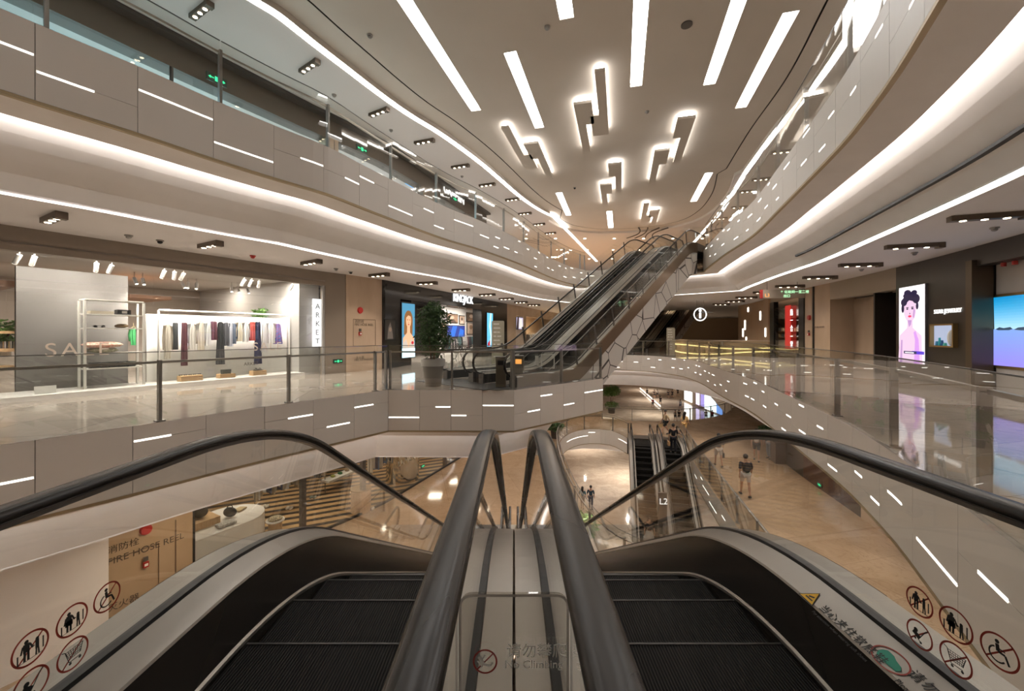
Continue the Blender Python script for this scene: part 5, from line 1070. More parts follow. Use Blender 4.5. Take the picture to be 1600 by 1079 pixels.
# glass pane reading L4 at the head of the climbing escalators
c = at(1092, 366, 20.9); t = thing('level_sign', 'glass level sign reading L4 at the head of the climbing escalators', 'sign', (c.x, c.y, 5.6)); MB().box((c.x, c.y, 6.25), (.62, .015, 1.3)).build('glass_pane', M_rglass, t); text('L4', .36, emis('sign white soft', (1, .97, .92), 2.0), (c.x - .22, c.y - .02, 6.35), (1, 0, 0), (0, 0, 1), t, 'lettering', .004)
# dark fluorescent slot in the right soffit (air diffuser)
def vslice(V, ya, yb): return [p for p in V if ya < p[1] < yb]
# bins, tree pot
def bin_(c, rz_, label, lit):
    t = thing('litter_bin', label, 'bin', tuple(c), rz_); MB().box((0, 0, .40), (.27, .30, .80)).build('body', mat('bronze steel', (.22, .19, .15), .35, .7), t, world=False); MB().box((0, 0, .81), (.28, .31, .02)).build('top', M_dsteel, t, world=False); MB().box((0, -.152, .66), (.17, .01, .13)).build('opening', emis('bin glow', (1, .40, .08), .9) if lit else M_black, t, world=False)
    MB().box((0, -.152, .3), (.22, .008, .42)).build('bin_door', mat('bronze steel door', (.19, .165, .13), .3, .7), t, world=False)
bin_(onz(782.5, 605, 0) + Vector((0, .15, 0)), 0, 'bronze litter bin with dark slot behind the landing balustrade', False); bin_(onz(811, 601.5, 0) + Vector((0, .15, 0)), -.1, 'bronze litter bin with orange lit slot behind the landing balustrade', True)
# foliage
def leafmesh(pts, size, rnd=1, droop=.3):
    rg = random.Random(rnd); mb = MB()
    for p in pts:
        a, b_ = rg.uniform(0, 2 * PI), rg.uniform(-.9, .5); d = Vector((math.cos(a) * math.cos(b_), math.sin(a) * math.cos(b_), math.sin(b_) - droop)).normalized(); s = d.cross(Vector((rg.uniform(-1, 1), rg.uniform(-1, 1), rg.uniform(-.2, 1)))).normalized(); L = size * rg.uniform(.7, 1.3); n_ = d.cross(s) * (L * .12)
        p = Vector(p); mb.add([p, p + d * L * .5 + s * L * .22, p + d * L - n_, p + d * L * .5 - s * L * .22, p + d * L * .5 + n_], [(0, 1, 4), (1, 2, 4), (2, 3, 4), (3, 0, 4)])
    return mb
def tree(c, h_trunk, blobs, n, size, potf, label, rnd=1, m=None, cat='tree', name='potted_tree'):
    t = thing(name, label, cat, tuple(c)); rg = random.Random(rnd); c = Vector(c); potf(t, c)
    pts = []
    for k in range(n):
        bx, by, bz, r, rz_ = blobs[rg.randrange(len(blobs))]; u = Vector((rg.gauss(0, 1), rg.gauss(0, 1), rg.gauss(0, 1))).normalized() * (rg.random() ** .4); pts.append(c + Vector((bx + u.x * r, by + u.y * r, bz + u.z * rz_)))
    leafmesh(pts, size, rnd).build('foliage', m or M_leaf, t)
    tr = MB(); top = c + Vector((0, 0, h_trunk))
    for k in range(3):
        a = 2.1 * k; tr.tube([c + Vector((.03 * math.cos(a), .03 * math.sin(a), .2)), c + Vector((.06 * math.cos(a + 1), .06 * math.sin(a + 1), h_trunk * .6)), top + Vector((.15 * math.cos(a + 2), .15 * math.sin(a + 2), .1))], [.028, .024, .014], 7)
    tr.build('trunk', mat('bark', (.16, .10, .06), .8), t, smooth='all'); return t
M_leaf = mat('dark green leaves', (.03, .07, .025), .4, build=b_noise((.03, .065, .02), (.08, .16, .05), 9))
M_leaf2 = mat('bright green leaves', (.05, .12, .03), .4, build=b_noise((.06, .15, .03), (.18, .34, .08), 9))
def bigpot(t, c):
    MB().lathe(c, [(.0, 0), (.215, 0), (.285, .56), (.285, .58)], 32).build('pot', mat('grey pot', (.21, .18, .15), .5), t, smooth=40)
    MB().lathe(c, [(.27, .55), (.325, .56), (.33, .75), (.29, .75), (.28, .68), (.0, .68)], 32).build('pot_rim', mat('white pot rim', (.52, .50, .47), .4), t, smooth=40)
tc = onz(674, 604.5, 0) + Vector((0, .25, 0))
tree(tc, 1.25, [(0, 0, 1.55, .42, .5), (-.12, 0, 1.9, .34, .35), (.14, .1, 1.85, .36, .38), (0, .1, 2.1, .26, .26), (-.2, .1, 1.35, .34, .35), (.2, 0, 1.35, .34, .35), (0, 0, 1.05, .34, .3)], 2600, .105, bigpot, 'dense dark green tree in a grey pot with white rim on the landing', 3)
def bluepot(t, c): MB().lathe(c, [(0, 0), (.28, 0), (.34, .5), (.34, .55), (.30, .55), (.28, .48), (0, .48)], 20).build('pot', mat('dark planter', (.06, .05, .045), .5), t, smooth=40)
tc = onz(952, 645, -5.6) + Vector((.2, 0, 0))
tree(tc, 1.3, [(0, 0, 2.05, .75, .5), (-.3, 0, 1.9, .5, .4), (.3, 0, 2.0, .5, .45), (0, 0, .75, .62, .32)], 1500, .17, bluepot, 'two-tiered green potted tree on the lower storey below the truss', 5, M_leaf2)
for k, (px, py, lb) in enumerate(((868, 684, 'dark leafy planter on the lower storey by the rounded void'), (1202, 691, 'dark leafy planter on the lower storey under the right balcony'))):
    tree(onz(px, py, -5.6), .7, [(0, 0, .85, .6, .35)], 500, .2, bluepot, lb, 6 + k, cat='plant', name='potted_plant')
tree(onz(902, 868, -11.2), 1.6, [(0, 0, 2.0, .8, .8), (.5, .2, 1.5, .6, .6), (-.5, 0, 1.4, .6, .5)], 500, .42, bluepot, 'palm-like plant on the lowest storey beyond the handrail', 8, cat='plant', name='potted_plant')
(x, y), _ = inter_wall(WL, 462, -1.9); tree((x, y, .11), 1.3, [(0, 0, 1.4, .22, .45), (0, 0, 1.0, .24, .35)], 420, .13, lambda t, c: MB().box((c.x, c.y, c.z + .22), (.42, .42, .44), .8).build('pot', mat('dark planter', (.06, .05, .045), .5), t), 'leafy plant in a dark box at the shop display end', 9, M_leaf2, 'plant', 'potted_plant')
(x, y), _ = inter_wall(WL, 411, -2.6); tree((x, y, .11), 1.7, [(0, 0, 2.1, .33, .22)], 160, .2, lambda t, c: MB().cyl((c.x, c.y, c.z), .2, .5).build('pot', mat('dark planter', (.06, .05, .045), .5), t), 'plant peeping above the white display panel in the garment shop', 10, M_leaf2, 'plant', 'potted_plant')
(x, y), _ = inter_wall(WL, 8, -2.2); tree((x, y, 0.9), .5, [(0, 0, .6, .35, .3)], 140, .2, lambda t, c: MB().cyl((c.x, c.y, c.z), .1, .3).build('vase', M_storewhite, t), 'leafy plant on the wooden table at the near end of the garment shop', 12, M_leaf2, 'plant', 'potted_plant')
screen(WL, 428, 490, 455, 520, -2.2, 1, [(S_('poster blue', (.16, .30, .62), .8), [R01]), (S_('poster pink', (.7, .3, .4), .7), [ell(.7, .4, .2, .18)]), (S_('poster navy', (.06, .08, .25), .6), [[(0, 0), (.3, .6), (.5, .3), (.6, 0)]])], 'poster', 'blue lit poster behind the far end of the clothes rail', 'poster')
boxon('display_column', WL, 472.5, 492, 478, 584, -1.0, .12, M_taupe, 'narrow brown upright board beside the shop plant', 'panel')
# wooden shelves at the near end and slatted timber ceiling raft
struct(ribbon(MB(), [inter_wall(WL, -60, -2.2)[0], inter_wall(WL, 24, -2.2)[0]], 0, -3.2, 2.55, 2.7), 'ceiling_timber_raft', M_dwood)
struct(ribbon(MB(), [inter_wall(WL, 203, -3.4)[0], inter_wall(WL, 268, -3.4)[0]], 0, -2.0, 2.55, 2.66), 'ceiling_timber_raft', M_dwood)
for k, (y0, y1) in enumerate(((517, 521), (544, 549), (571, 576))): boxon('wooden_shelf', WL, -20, y0, 25, y1, -1.9, .5, M_wood, 'light wooden shelf board at the near end of the shop, %s' % ('upper', 'middle', 'lower')[k], 'shelf')
for k in range(9): boxon('jar', WL, -2 + k * 3, 533, -.4 + k * 3, 544, -1.8, .05, (M_storewhite, M_dsteel, M_wood)[k % 3], 'small bottle on the middle wooden shelf at the near end', 'bottle', 'bottles on the near wooden shelf')
p, _ = wpt(WL, 208, 538, -2.6); garment(208.5, 511, 539, 9, (.03, .20, .06), 'bright green shirt hanging behind the shelf rack', 'top', -2.6)
# ------------------------------------------------------------------ people
def skin(verts, edges, radii, levels=1):
    me = bpy.data.meshes.new('body'); me.from_pydata(verts, edges, []); o = bpy.data.objects.new('tmp', me); COL.objects.link(o)
    md = o.modifiers.new('s', 'SKIN'); md.use_smooth_shade = True; md.branch_smoothing = .6
    for i, r in enumerate(radii): me.skin_vertices[0].data[i].radius = r if isinstance(r, tuple) else (r, r)
    me.skin_vertices[0].data[0].use_root = True
    sb = o.modifiers.new('b', 'SUBSURF'); sb.levels = levels; sb.render_levels = levels
    dg = bpy.context.evaluated_depsgraph_get(); m2 = bpy.data.meshes.new_from_object(o.evaluated_get(dg)); bpy.data.objects.remove(o); bpy.data.meshes.remove(me); return m2
def chain_mesh(J, bones, names_r, levels=1):
    ks = list(names_r); vs = [J[k] for k in ks]; ed = [(ks.index(a), ks.index(b)) for a, b in bones if a in ks and b in ks]; return skin(vs, ed, [names_r[k] for k in ks], levels)
SKC = mat('skin', (.42, .24, .16), .55)
def cloth(c): return mat('wear %02x%02x%02x' % tuple(int(255 * v) for v in c), c, .85)
HAIR = mat('black hair', (.012, .009, .008), .5)
def person(loc, face, label, H=1.72, shirt=(.1, .1, .1), legs=(.05, .05, .05), long=False, stride=.28, hair='short', skirt=False, bag=None, arm=0, shoes=(.1, .1, .1), sleeve=True, group=None, reuse=None, backpack=False):
    loc = Vector(loc); t = thing('person', label, 'person', tuple(loc), face, group)
    if reuse:
        for ch in reuse.children: c = ch.copy(); COL.objects.link(c); c.parent = t
        t.scale = (H / reuse['h0'],) * 3; return t
    t['h0'] = H
    s = H / 1.75; V = lambda x, y, z: (x * s, y * s, z * s)
    sf, sb_ = stride, -stride * .8
    J = dict(pel=V(0, 0, .98), wst=V(0, .0, 1.08), chs=V(0, .0, 1.30), nck=V(0, .0, 1.46), nk2=V(0, .01, 1.53), hd=V(0, .02, 1.62), top=V(0, .02, 1.70))
    for sd, n, st in ((-1, 'L', sf), (1, 'R', sb_)):
        J['hip' + n] = V(.095 * sd, 0, .92); J['kn' + n] = V(.10 * sd, st * .55 + .05, .50); J['an' + n] = V(.10 * sd, st - (.05 if st < 0 else 0), .09 + (.06 if st < 0 and stride > .1 else 0)); J['to' + n] = V(.11 * sd, st + .14, .035 + (.01 if st < 0 and stride > .1 else 0))
        a = -st * .6 + arm; J['sh' + n] = V(.185 * sd, 0, 1.42); J['el' + n] = V(.235 * sd, a * .5 - .03, 1.14); J['wr' + n] = V(.25 * sd, a + .06, .90); J['pa' + n] = V(.25 * sd, a + .09, .83)
        for k in range(4): J['f%d' % k + n] = V((.25 + .0) * sd + .0, a + .065 + .018 * k, .755 + .008 * abs(k - 1.5))
        J['th' + n] = V(.235 * sd, a + .135, .80)
    B = [('pel', 'wst'), ('wst', 'chs'), ('chs', 'nck'), ('nck', 'nk2'), ('nk2', 'hd'), ('hd', 'top')]
    for n in 'LR':
        B += [('pel', 'hip' + n), ('hip' + n, 'kn' + n), ('kn' + n, 'an' + n), ('an' + n, 'to' + n), ('chs', 'sh' + n), ('sh' + n, 'el' + n), ('el' + n, 'wr' + n), ('wr' + n, 'pa' + n), ('pa' + n, 'th' + n)] + [('pa' + n, 'f%d' % k + n) for k in range(4)]
    R = dict(pel=(.13, .10), wst=(.12, .09), chs=(.14, .10), nck=(.07, .065), nk2=.055, hd=(.078, .095), top=(.06, .07))
    for n in 'LR':
        R.update({'hip' + n: .085, 'kn' + n: .055, 'an' + n: .038, 'to' + n: .035, 'sh' + n: .052, 'el' + n: .04, 'wr' + n: .026, 'pa' + n: .032, 'th' + n: .009}); R.update({'f%d' % k + n: .0085 for k in range(4)})
    sc = lambda D, f=1, a=0: {k: (tuple((q * f + a) * s for q in v) if isinstance(v, tuple) else (v * f + a) * s) for k, v in D.items()}
    m = chain_mesh(J, B, sc(R)); m.materials.append(SKC); o = bpy.data.objects.new('body', m); COL.objects.link(o); o.parent = t
    def wear(name, keys, col, add, J2=None):
        m = chain_mesh(J2 or J, B, sc({k: R[k] for k in keys}, 1.0, add)); m.materials.append(cloth(col)); o = bpy.data.objects.new(name, m); COL.objects.link(o); o.parent = t; return o
    wear('shirt', ['pel', 'wst', 'chs', 'shL', 'shR'] + (['elL', 'elR'] if sleeve else []), shirt, .018)
    if skirt:
        MB().lathe((0, 0, 0), [(.15 * s, 1.02 * s), (.19 * s, .88 * s), (.25 * s, .62 * s), (.27 * s, .50 * s), (.24 * s, .50 * s)], 18).build('skirt', cloth(legs), t, smooth='all', world=False)
    else:
        J2 = dict(J)
        if not long:
            for n in 'LR': a, b = Vector(J['hip' + n]), Vector(J['kn' + n]); J2['kn' + n] = tuple(a + (b - a) * .82)
        wear('trousers' if long else 'shorts', ['pel', 'hipL', 'hipR', 'knL', 'knR'] + (['anL', 'anR'] if long else []), legs, .022, J2)
    for n in 'LR':
        a, b = Vector(J['an' + n]), Vector(J['to' + n]); MB().tube([a - Vector((0, .05 * s, .04 * s)), (a + b) / 2 - Vector((0, 0, .02 * s)), b + Vector((0, .03 * s, -.005 * s))], [.042 * s, .05 * s, .034 * s], 8).build('shoe', cloth(shoes), t, smooth='all', world=False)
    hd = Vector(J['hd']); mb = MB(); mb.ball((hd.x, hd.y - .018 * s, hd.z + .038 * s), .105 * s, .92, 1.02, 1.0)
    if hair == 'long': mb.tube([(0, hd.y - .05 * s, hd.z + .05 * s), (0, hd.y - .10 * s, hd.z - .10 * s), (0, hd.y - .11 * s, hd.z - .32 * s), (0, hd.y - .09 * s, hd.z - .48 * s)], [.09 * s, .10 * s, .08 * s, .03 * s], 10)
    if hair == 'bun': mb.ball((0, hd.y - .10 * s, hd.z + .11 * s), .05 * s)
    mb.build('hair', HAIR, t, smooth='all', world=False)
    fc = MB(); 
    for q in (-1, 1): fc.ball((.033 * q * s, hd.y + .088 * s, hd.z + .0 * s), .012 * s); MB().ball((.082 * q * s, hd.y - .0, hd.z - .01 * s), .025 * s, .4, .7, 1.1).build('ear', SKC, t, world=False)
    fc.build('eyes', M_black, t, world=False); MB().tube([(0, hd.y + .09 * s, hd.z + .01 * s), (0, hd.y + .118 * s, hd.z - .03 * s)], [.008 * s, .016 * s], 6).build('nose', SKC, t, world=False); MB().box((0, hd.y + .092 * s, hd.z - .06 * s), (.045 * s, .01 * s, .01 * s)).build('mouth', cloth((.3, .08, .07)), t, world=False)
    if bag:
        kind, col, lb = bag; w_ = Vector(J['paR' if kind != 'L' else 'paL']); rp = (Matrix.Rotation(face, 3, 'Z') @ (w_ - Vector((0, 0, .25)))) + loc
        b = thing('handbag', lb, 'bag', tuple(rp), face); mb = MB(); mb.box((0, 0, 0), (.11, .30, .24)); mb.build('body', cloth(col), b, world=False); MB().tube([(0, -.09, .12), (0, -.07, .22), (0, .0, .25), (0, .07, .22), (0, .09, .12)], .011, 6).build('strap', cloth(col), b, world=False)
    if backpack:
        rp = Matrix.Rotation(face, 3, 'Z') @ Vector((0, -.19 * s, 1.25 * s)) + loc; b = thing('backpack', 'black backpack worn by the man in dark shirt and pale shorts', 'bag', tuple(rp), face); MB().ball((0, 0, 0), .23, .72, .42, 1.0).build('body', cloth((.02, .02, .025)), b, smooth='all', world=False); MB().ball((0, -.08, -.06), .13, .9, .4, .8).build('pocket', cloth((.03, .03, .035)), b, smooth='all', world=False)
    return t
A_ = lambda d: math.radians(d)   # facing 0 = away from the camera along +y
person(onz(1165, 776, -5.6), A_(-15), 'person walking away in dark shirt and pale shorts, wearing a black backpack', 1.86, (.03, .033, .045), (.55, .50, .48), backpack=True)
person(onz(1123, 729, -5.6), A_(-12), 'person in a charcoal tee and pale shorts holding a dark bag', 1.78, (.04, .038, .036), (.42, .38, .34), bag=('R', (.03, .03, .03), 'dark round-topped bag carried by the charcoal tee walker'))
person(onz(1182, 719, -5.6), A_(150), 'person in a white tee and dark shorts near the dark kiosk', 1.76, (.62, .57, .52), (.04, .04, .045), stride=.2)
person(onz(1202, 716, -5.6), A_(120), 'person in wide grey trousers standing beside the dark kiosk', 1.66, (.50, .45, .40), (.22, .23, .25), long=True, stride=.08, hair='long')
person(onz(1052, 708, -5.6), A_(-8), 'person in black at the head of the lower escalator carrying a tan bag', 1.76, (.012, .012, .016), (.012, .012, .02), stride=.10, long=True, bag=('L', (.42, .26, .13), 'tan bag held by the person in black'))
person(onz(1040, 679, -5.6), A_(95), 'person in a sand-coloured tee and black shorts striding, straw bag in hand', 1.76, (.55, .42, .26), (.02, .02, .02), stride=.34, bag=('R', (.50, .36, .18), 'straw bag carried by the sand-coloured tee walker'))
person(onz(1070, 681, -5.6), A_(-60), 'person with long black hair in a yellow-tan top and short skirt', 1.68, (.60, .42, .20), (.55, .35, .14), hair='long', skirt=False)
person(onz(923, 796, -11.2), A_(-20), 'person in a dark blue tee on the lowest storey seen past the handrail', 1.76, (.02, .045, .07), (.10, .10, .12), stride=.12, long=True)
person(onz(910, 795, -11.2), A_(-20), 'person with long hair in a blue tee on the lowest storey, smaller of the couple', 1.64, (.06, .16, .20), (.25, .22, .2), stride=.12, long=True, hair='long')
pe = E2 - P1 * .86 - U1 * 7.4; s_ = 7.4 - 1.6 - 1.3
person((pe.x, pe.y, -5.6 - .70 - (s_ + .6) * T30), A_(-14 + 180), 'person in a white skirt riding the lower escalator behind the glass', 1.64, (.015, .015, .02), (.62, .58, .52), skirt=True, stride=.06, hair='long', bag=('R', (.6, .55, .5), 'white bag of the person on the lower escalator'))
pr = []
COLS = [((.02, .02, .025), (.02, .02, .025), 'in black'), ((.45, .04, .05), (.03, .03, .03), 'in a red top'), ((.45, .42, .40), (.08, .09, .12), 'in a grey top'), ((.65, .60, .55), (.03, .03, .04), 'in a white top')]
for k, (px, py, c, lb) in enumerate([(1011, 619, 0, 'far on the lowest storey, leftmost'), (1022, 622, 0, 'far off beside the bright floor line'), (1027, 621, 3, 'far off, in the small group'), (1044, 622, 0, 'far on the lowest storey, left of the strolling pair'), (1050.5, 622, 0, 'far on the lowest storey, right of the strolling pair'),
                                     (1059, 619, 0, 'far on the lowest storey, alone near the bright column'), (1032, 633, 0, 'on the lowest storey just past the floor light line'), (1020, 637, 1, 'on the lowest storey, low in the floor light line'), (1063, 640, 2, 'on the lowest storey above the far balustrade'),
                                     (1055, 658, 2, 'behind the far balustrade, left of the close pair'), (1061, 658, 0, 'behind the far balustrade, right of the close pair'), (1103, 658, 2, 'behind the far balustrade, left of the one in red'), (1113, 658, 1, 'behind the far balustrade near the lit shops')]):
    cc = COLS[c]; proto = next((q for q, i in pr if i == c), None)
    o = person(onz(px, py, -11.2), A_(180 if k % 2 else 10), 'distant person %s, %s' % (cc[2], lb), 1.72 if k % 3 else 1.66, cc[0], cc[1], stride=.2, reuse=proto, group=None)
    if proto is None: pr.append((o, c))
# ------------------------------------------------------------------ lower storey, left: white wall, hose reel wall, striped shop
zL = -5.6
def zband(W, a, b, o0, o1, z0, z1, nm, m): return struct(ribbon(MB(), seg(W, a, b), o0, o1, z0, z1), nm, m)
zband(WL, None, 163, .25, -.3, zL, -2.27, 'wall_lower_white', M_white)
M_hose = mat('hose reel panel beige', (.40, .29, .18), .3, build=b_noise((.38, .27, .165), (.44, .32, .205), 1.5, 6))
zband(WL, 163, 303, 0, -.3, zL, -2.27, 'wall_lower_stone', M_hose)
def wtz(W, px, py, body, size, m, label, side=1, off=.01):
    p, tg_ = wpt(W, px, py, off * side); o = text(body, size, m, p, tg_ * side, (0, 0, 1), None, 'wall_lettering', .002); return tag(o, label, 'lettering')
wtz(WL, 167, 866, '消防栓', .20, M_ink, 'chinese lettering above the words on the lower hose reel panel'); wtz(WL, 167, 884, 'FIRE HOSE REEL', .22, M_ink, 'words FIRE HOSE REEL on the lower beige wall behind the escalator glass')
wtz(WL, 167, 957, '灭火器', .20, M_ink, 'low chinese lettering on the lower beige wall'); wtz(WL, 167, 975, 'EXTINGUISHER', .18, M_ink, 'low english lettering on the lower beige wall')
callbox(WL, 227, 881, 1, 'red call point on the lower hose reel panel'); disc_alarm(WL, 228, 827, 1, 'red alarm bell just under the soffit on the lower beige wall')
groove(WL, 168, 862, 248, 990, .012, 'hose reel access panel outline on the lower beige wall'); groove(WL, 274, 812, 275, 910, .012, 'upright seam in the lower beige wall')
M_strip = mat('striped wooden floor', (.3, .2, .1), .35, build=lambda nt, b: b_stripes((.030, .024, .020), (.56, .36, .17), .62, 'X', .45, 1.12)(nt, b))
zband(WL, 303, 722, -.05, -9, zL + .004, zL + .02, 'floor_striped', M_strip)
zband(WL, 303, 722, -8.9, -9.1, zL, -2.3, 'wall_shop_back', mat('tan shop back', (.30, .21, .13), .6)); zband(WL, 301, 304.5, .02, -9, zL, -2.27, 'wall_shop_side', M_black)
zband(WL, 303, 722, -.02, -.10, zL, zL + .08, 'trim_shop_sill', M_black); zband(WL, 722, 'end', 0, -.3, zL, -2.27, 'wall_lower_stone', M_stone)
gl = seg(WL, 305, 720); S5 = arclen(gl); t = thing('shop_window', 'glazed front of the lower shop with the striped floor', 'window', (*gl[0], zL))
for k in range(int(S5[-1] / 2.2) + 1): ribbon(MB(), sub(gl, min(k * 2.2, S5[-1] - .3), min(S5[-1], k * 2.2 + 2.19), S5), -.04, -.052, zL + .08, -2.27).build('glass_pane', M_glass, t)
for k, px in enumerate((473, 567, 695)):
    (x, y), tg_ = inter_wall(WL, px, -.12); tag(MB().box((x, y, (zL - 2.27) / 2), (.16, .16, 3.3), math.atan2(tg_.y, tg_.x)).build('shop_column', M_dsteel), 'dark square column in the lower shop front, %s from the escalator glass' % ORD[k], 'column')
CL = [(.70, .66, .58), (.62, .52, .38), (.10, .12, .20), (.14, .12, .10), (.20, .32, .55), (.75, .72, .68), (.45, .36, .25)]
for k, (a, b, off, n, lb, gr) in enumerate([(398, 470, -2.8, 26, 'long clothes rack in the striped shop, before the first column', 'garments near the first column of the striped shop'), (478, 508, -3.2, 12, 'clothes rack between the first and second columns of the striped shop', 'dark blue end garments of the striped shop'),
                                             (577, 606, -1.6, 12, 'clothes rack beside the second column of the striped shop', 'pale garments behind the second column'), (655, 688, -2.4, 18, 'clothes rack near the third column of the striped shop', 'cream garments near the third column'), (700, 718, -1.5, 12, 'clothes rack at the far end of the striped shop', 'striped end garments of the lower shop')]):
    clothes_rack(WL, a, b, off, zL + .02, 2.0, CL, lb, ('pale garment among the ' + gr.replace('garments', 'clothes'), gr), n, 20 + k, 1.15)
(x, y), tg_ = inter_wall(WL, 629, -1.1); struct(MB().cyl((x, y, zL), .78, 3.33, 40), 'pillar_mirror', mat('rippled mirror', (.62, .58, .50), .10, 1, build=lambda nt, b: (lambda n, bp: (nt.links.new(n.outputs['Fac'], bp.inputs['Height']), nt.links.new(bp.outputs[0], b.inputs['Normal'])))(nd(nt, 'ShaderNodeTexNoise', i_Scale=9.0), nd(nt, 'ShaderNodeBump', i_Strength=.2, i_Distance=.03))))
o = text('LE PETIT\nTOUT PAR\nLA MAIN', .34, mat('silver letters', (.7, .68, .62), .3, .8), wpt(WL, 622, 705, -.13)[0], inter_wall(WL, 640)[1], (0, 0, 1), None, 'pillar_lettering', .01); tag(o, 'silver capital lettering on the rippled mirror pillar', 'lettering')
# round white display counter with goods
(x, y), tg_ = inter_wall(WL, 333, -1.9); cD = Vector((x, y, zL + .02)); t = thing('display_counter', 'white rounded display counter in the lower shop by the near pane', 'counter', tuple(cD)); a0 = math.degrees(math.atan2(tg_.y, tg_.x)); n_ = Vector((-tg_.y, tg_.x, 0))
poly = [tuple((cD + tg_ * (u * 1.0) + n_ * (v * 1.0))[:2]) for u, v in [(-1.3, -.95)] + ell(.55, 0, .95, .95, 14, -90, 90) + [(-1.3, .95)]]
MB().prism(poly, zL + .02, zL + .88).build('body', M_storewhite, t); MB().prism(poly, zL + .88, zL + .93).build('counter_top', mat('glossy white plinth', (.78, .75, .71), .2), t)
MB().box(tuple(cD + tg_ * -.55 + n_ * .3 + Vector((0, 0, 1.02))), (1.3, 1.1, .22), math.atan2(tg_.y, tg_.x)).build('wood_case', M_wood, t)
def bagobj(c, s, col, label, nm='handbag'):
    t = thing(nm, label, 'bag', tuple(c)); MB().ball((c.x, c.y, c.z + .16 * s), .2 * s, 1.1, .6, .8).build('body', cloth(col), t, smooth='all'); MB().tube([(c.x - .12 * s, c.y, c.z + .25 * s), (c.x - .06 * s, c.y, c.z + .38 * s), (c.x + .06 * s, c.y, c.z + .38 * s), (c.x + .12 * s, c.y, c.z + .25 * s)], .014, 6).build('strap', cloth(col), t)
bagobj(cD + tg_ * -.3 + n_ * .2 + Vector((0, 0, 1.13)), 1.2, (.02, .02, .02), 'black backpack-like bag on the wooden case of the round counter'); bagobj(cD + tg_ * .45 + n_ * -.1 + Vector((0, 0, .93)), 1.0, (.03, .035, .04), 'dark cap-shaped bag on the white round counter')
mb = MB(); folded(mb, cD + tg_ * .1 - n_ * .6 + Vector((0, 0, .93)), .5, .3, .07, math.atan2(tg_.y, tg_.x), 3); tag(mb.build('folded_clothes', mat('grey check cloth', (.35, .34, .32), .9, build=b_print((.6, .58, .54), (.12, .12, .12), 26))), 'grey checked folded cloth on the round white counter', 'clothes')
mb = MB(); folded(mb, cD + tg_ * .9 + n_ * .2 + Vector((0, 0, .93)), .34, .26, .05, math.atan2(tg_.y, tg_.x) + .4, 2); tag(mb.build('folded_clothes', mat('tan check cloth', (.45, .35, .2), .9)), 'tan folded cloth at the round end of the white counter', 'clothes')
for k, (px, py, col, lb) in enumerate([(430, 820, (.32, .24, .12), 'round stool with a patterned cushion on the striped floor'), (325, 862, (.40, .38, .30), 'low stool with a speckled cushion near the counter foot')]):
    c = onz(px, py + 8, zL + .02); t = thing('stool', lb, 'stool', tuple(c)); MB().cyl(tuple(c), .22, .34, 24).build('base', M_wood, t); MB().cyl(tuple(c + Vector((0, 0, .34))), .30, .04, 28).build('seat', M_storewhite, t); MB().ball(tuple(c + Vector((0, 0, .42))), .24, 1, 1, .32).build('cushion', mat('pattern cushion %d' % k, col, .9, build=b_print((.60, .50, .32), (.10, .09, .07), 24)), t, smooth='all')
c = onz(380, 838, zL + .02); tag(MB().ball((c.x, c.y, c.z + .28), .34, 1.2, .7, .5).tube([(c.x - .5, c.y, c.z), (c.x - .3, c.y, c.z + .3), (c.x + .3, c.y, c.z + .25), (c.x + .5, c.y, c.z)], .03, 6).build('travel_bag', cloth((.03, .03, .03)), smooth='all'), 'black soft travel bag beside the round counter', 'bag')
c = onz(564, 797, zL + .02); t = thing('display_plinth', 'wooden round plinth at the second column of the striped shop', 'display stand', tuple(c)); MB().cyl(tuple(c), .38, .85, 24).build('body', M_wood, t); MB().cyl(tuple(c + Vector((0, 0, .85))), .40, .04, 24).build('top', mat('brass', (.36, .24, .10), .35, .8), t)
# shoes on the floor and the long white shelf
for k, (px, py) in enumerate(((415, 792), (452, 795), (489, 778), (580, 796), (702, 720))): c = onz(px, py, zL + .02); tag(MB().ball((c.x - .07, c.y, c.z + .05), .13, .45, 1, .45).ball((c.x + .07, c.y, c.z + .05), .13, .45, 1, .45).build('shoes', cloth(((.6, .55, .45), (.8, .78, .74), (.3, .35, .3), (.7, .68, .62), (.75, .7, .62))[k]), smooth='all'), 'pair of shoes on the striped floor, %s from the round counter' % ORD[k], 'shoes')
(xa, ya), _ = inter_wall(WL, 508, -3.1); (xb, yb), _ = inter_wall(WL, 563, -3.1); a, b = Vector((xa, ya, zL + .55)), Vector((xb, yb, zL + .55)); d = b - a; tag(MB().box(tuple((a + b) / 2), (d.length, .5, .10), math.atan2(d.y, d.x)).build('long_shelf', M_storewhite), 'long low white shelf between the columns of the striped shop', 'shelf')
for k in range(4): c = a + d * (.2 + .2 * k) + Vector((0, 0, .05)); tag(MB().ball((c.x, c.y, c.z + .06), .12, 1, .6, .5).build('shoes', cloth(((.4, .4, .1), (.1, .3, .12), (.3, .2, .1), (.05, .05, .05))[k]), smooth='all'), ('yellow', 'green', 'brown', 'black')[k] + ' shoes on the long white shelf', 'shoes')
for px in (330, 400, 470, 540, 610, 680, 712): (x, y), _ = inter_wall(WL, px, -2.8); area('shop_light', (x, y, -2.4), .8, 24, (1, .86, .68))
(x, y), tg_ = inter_wall(WL, 661, -.3); t = exitsign(Vector((x, y, zL + .55)), tg_, 'green exit sign in the lower striped shop front', .3, .14)
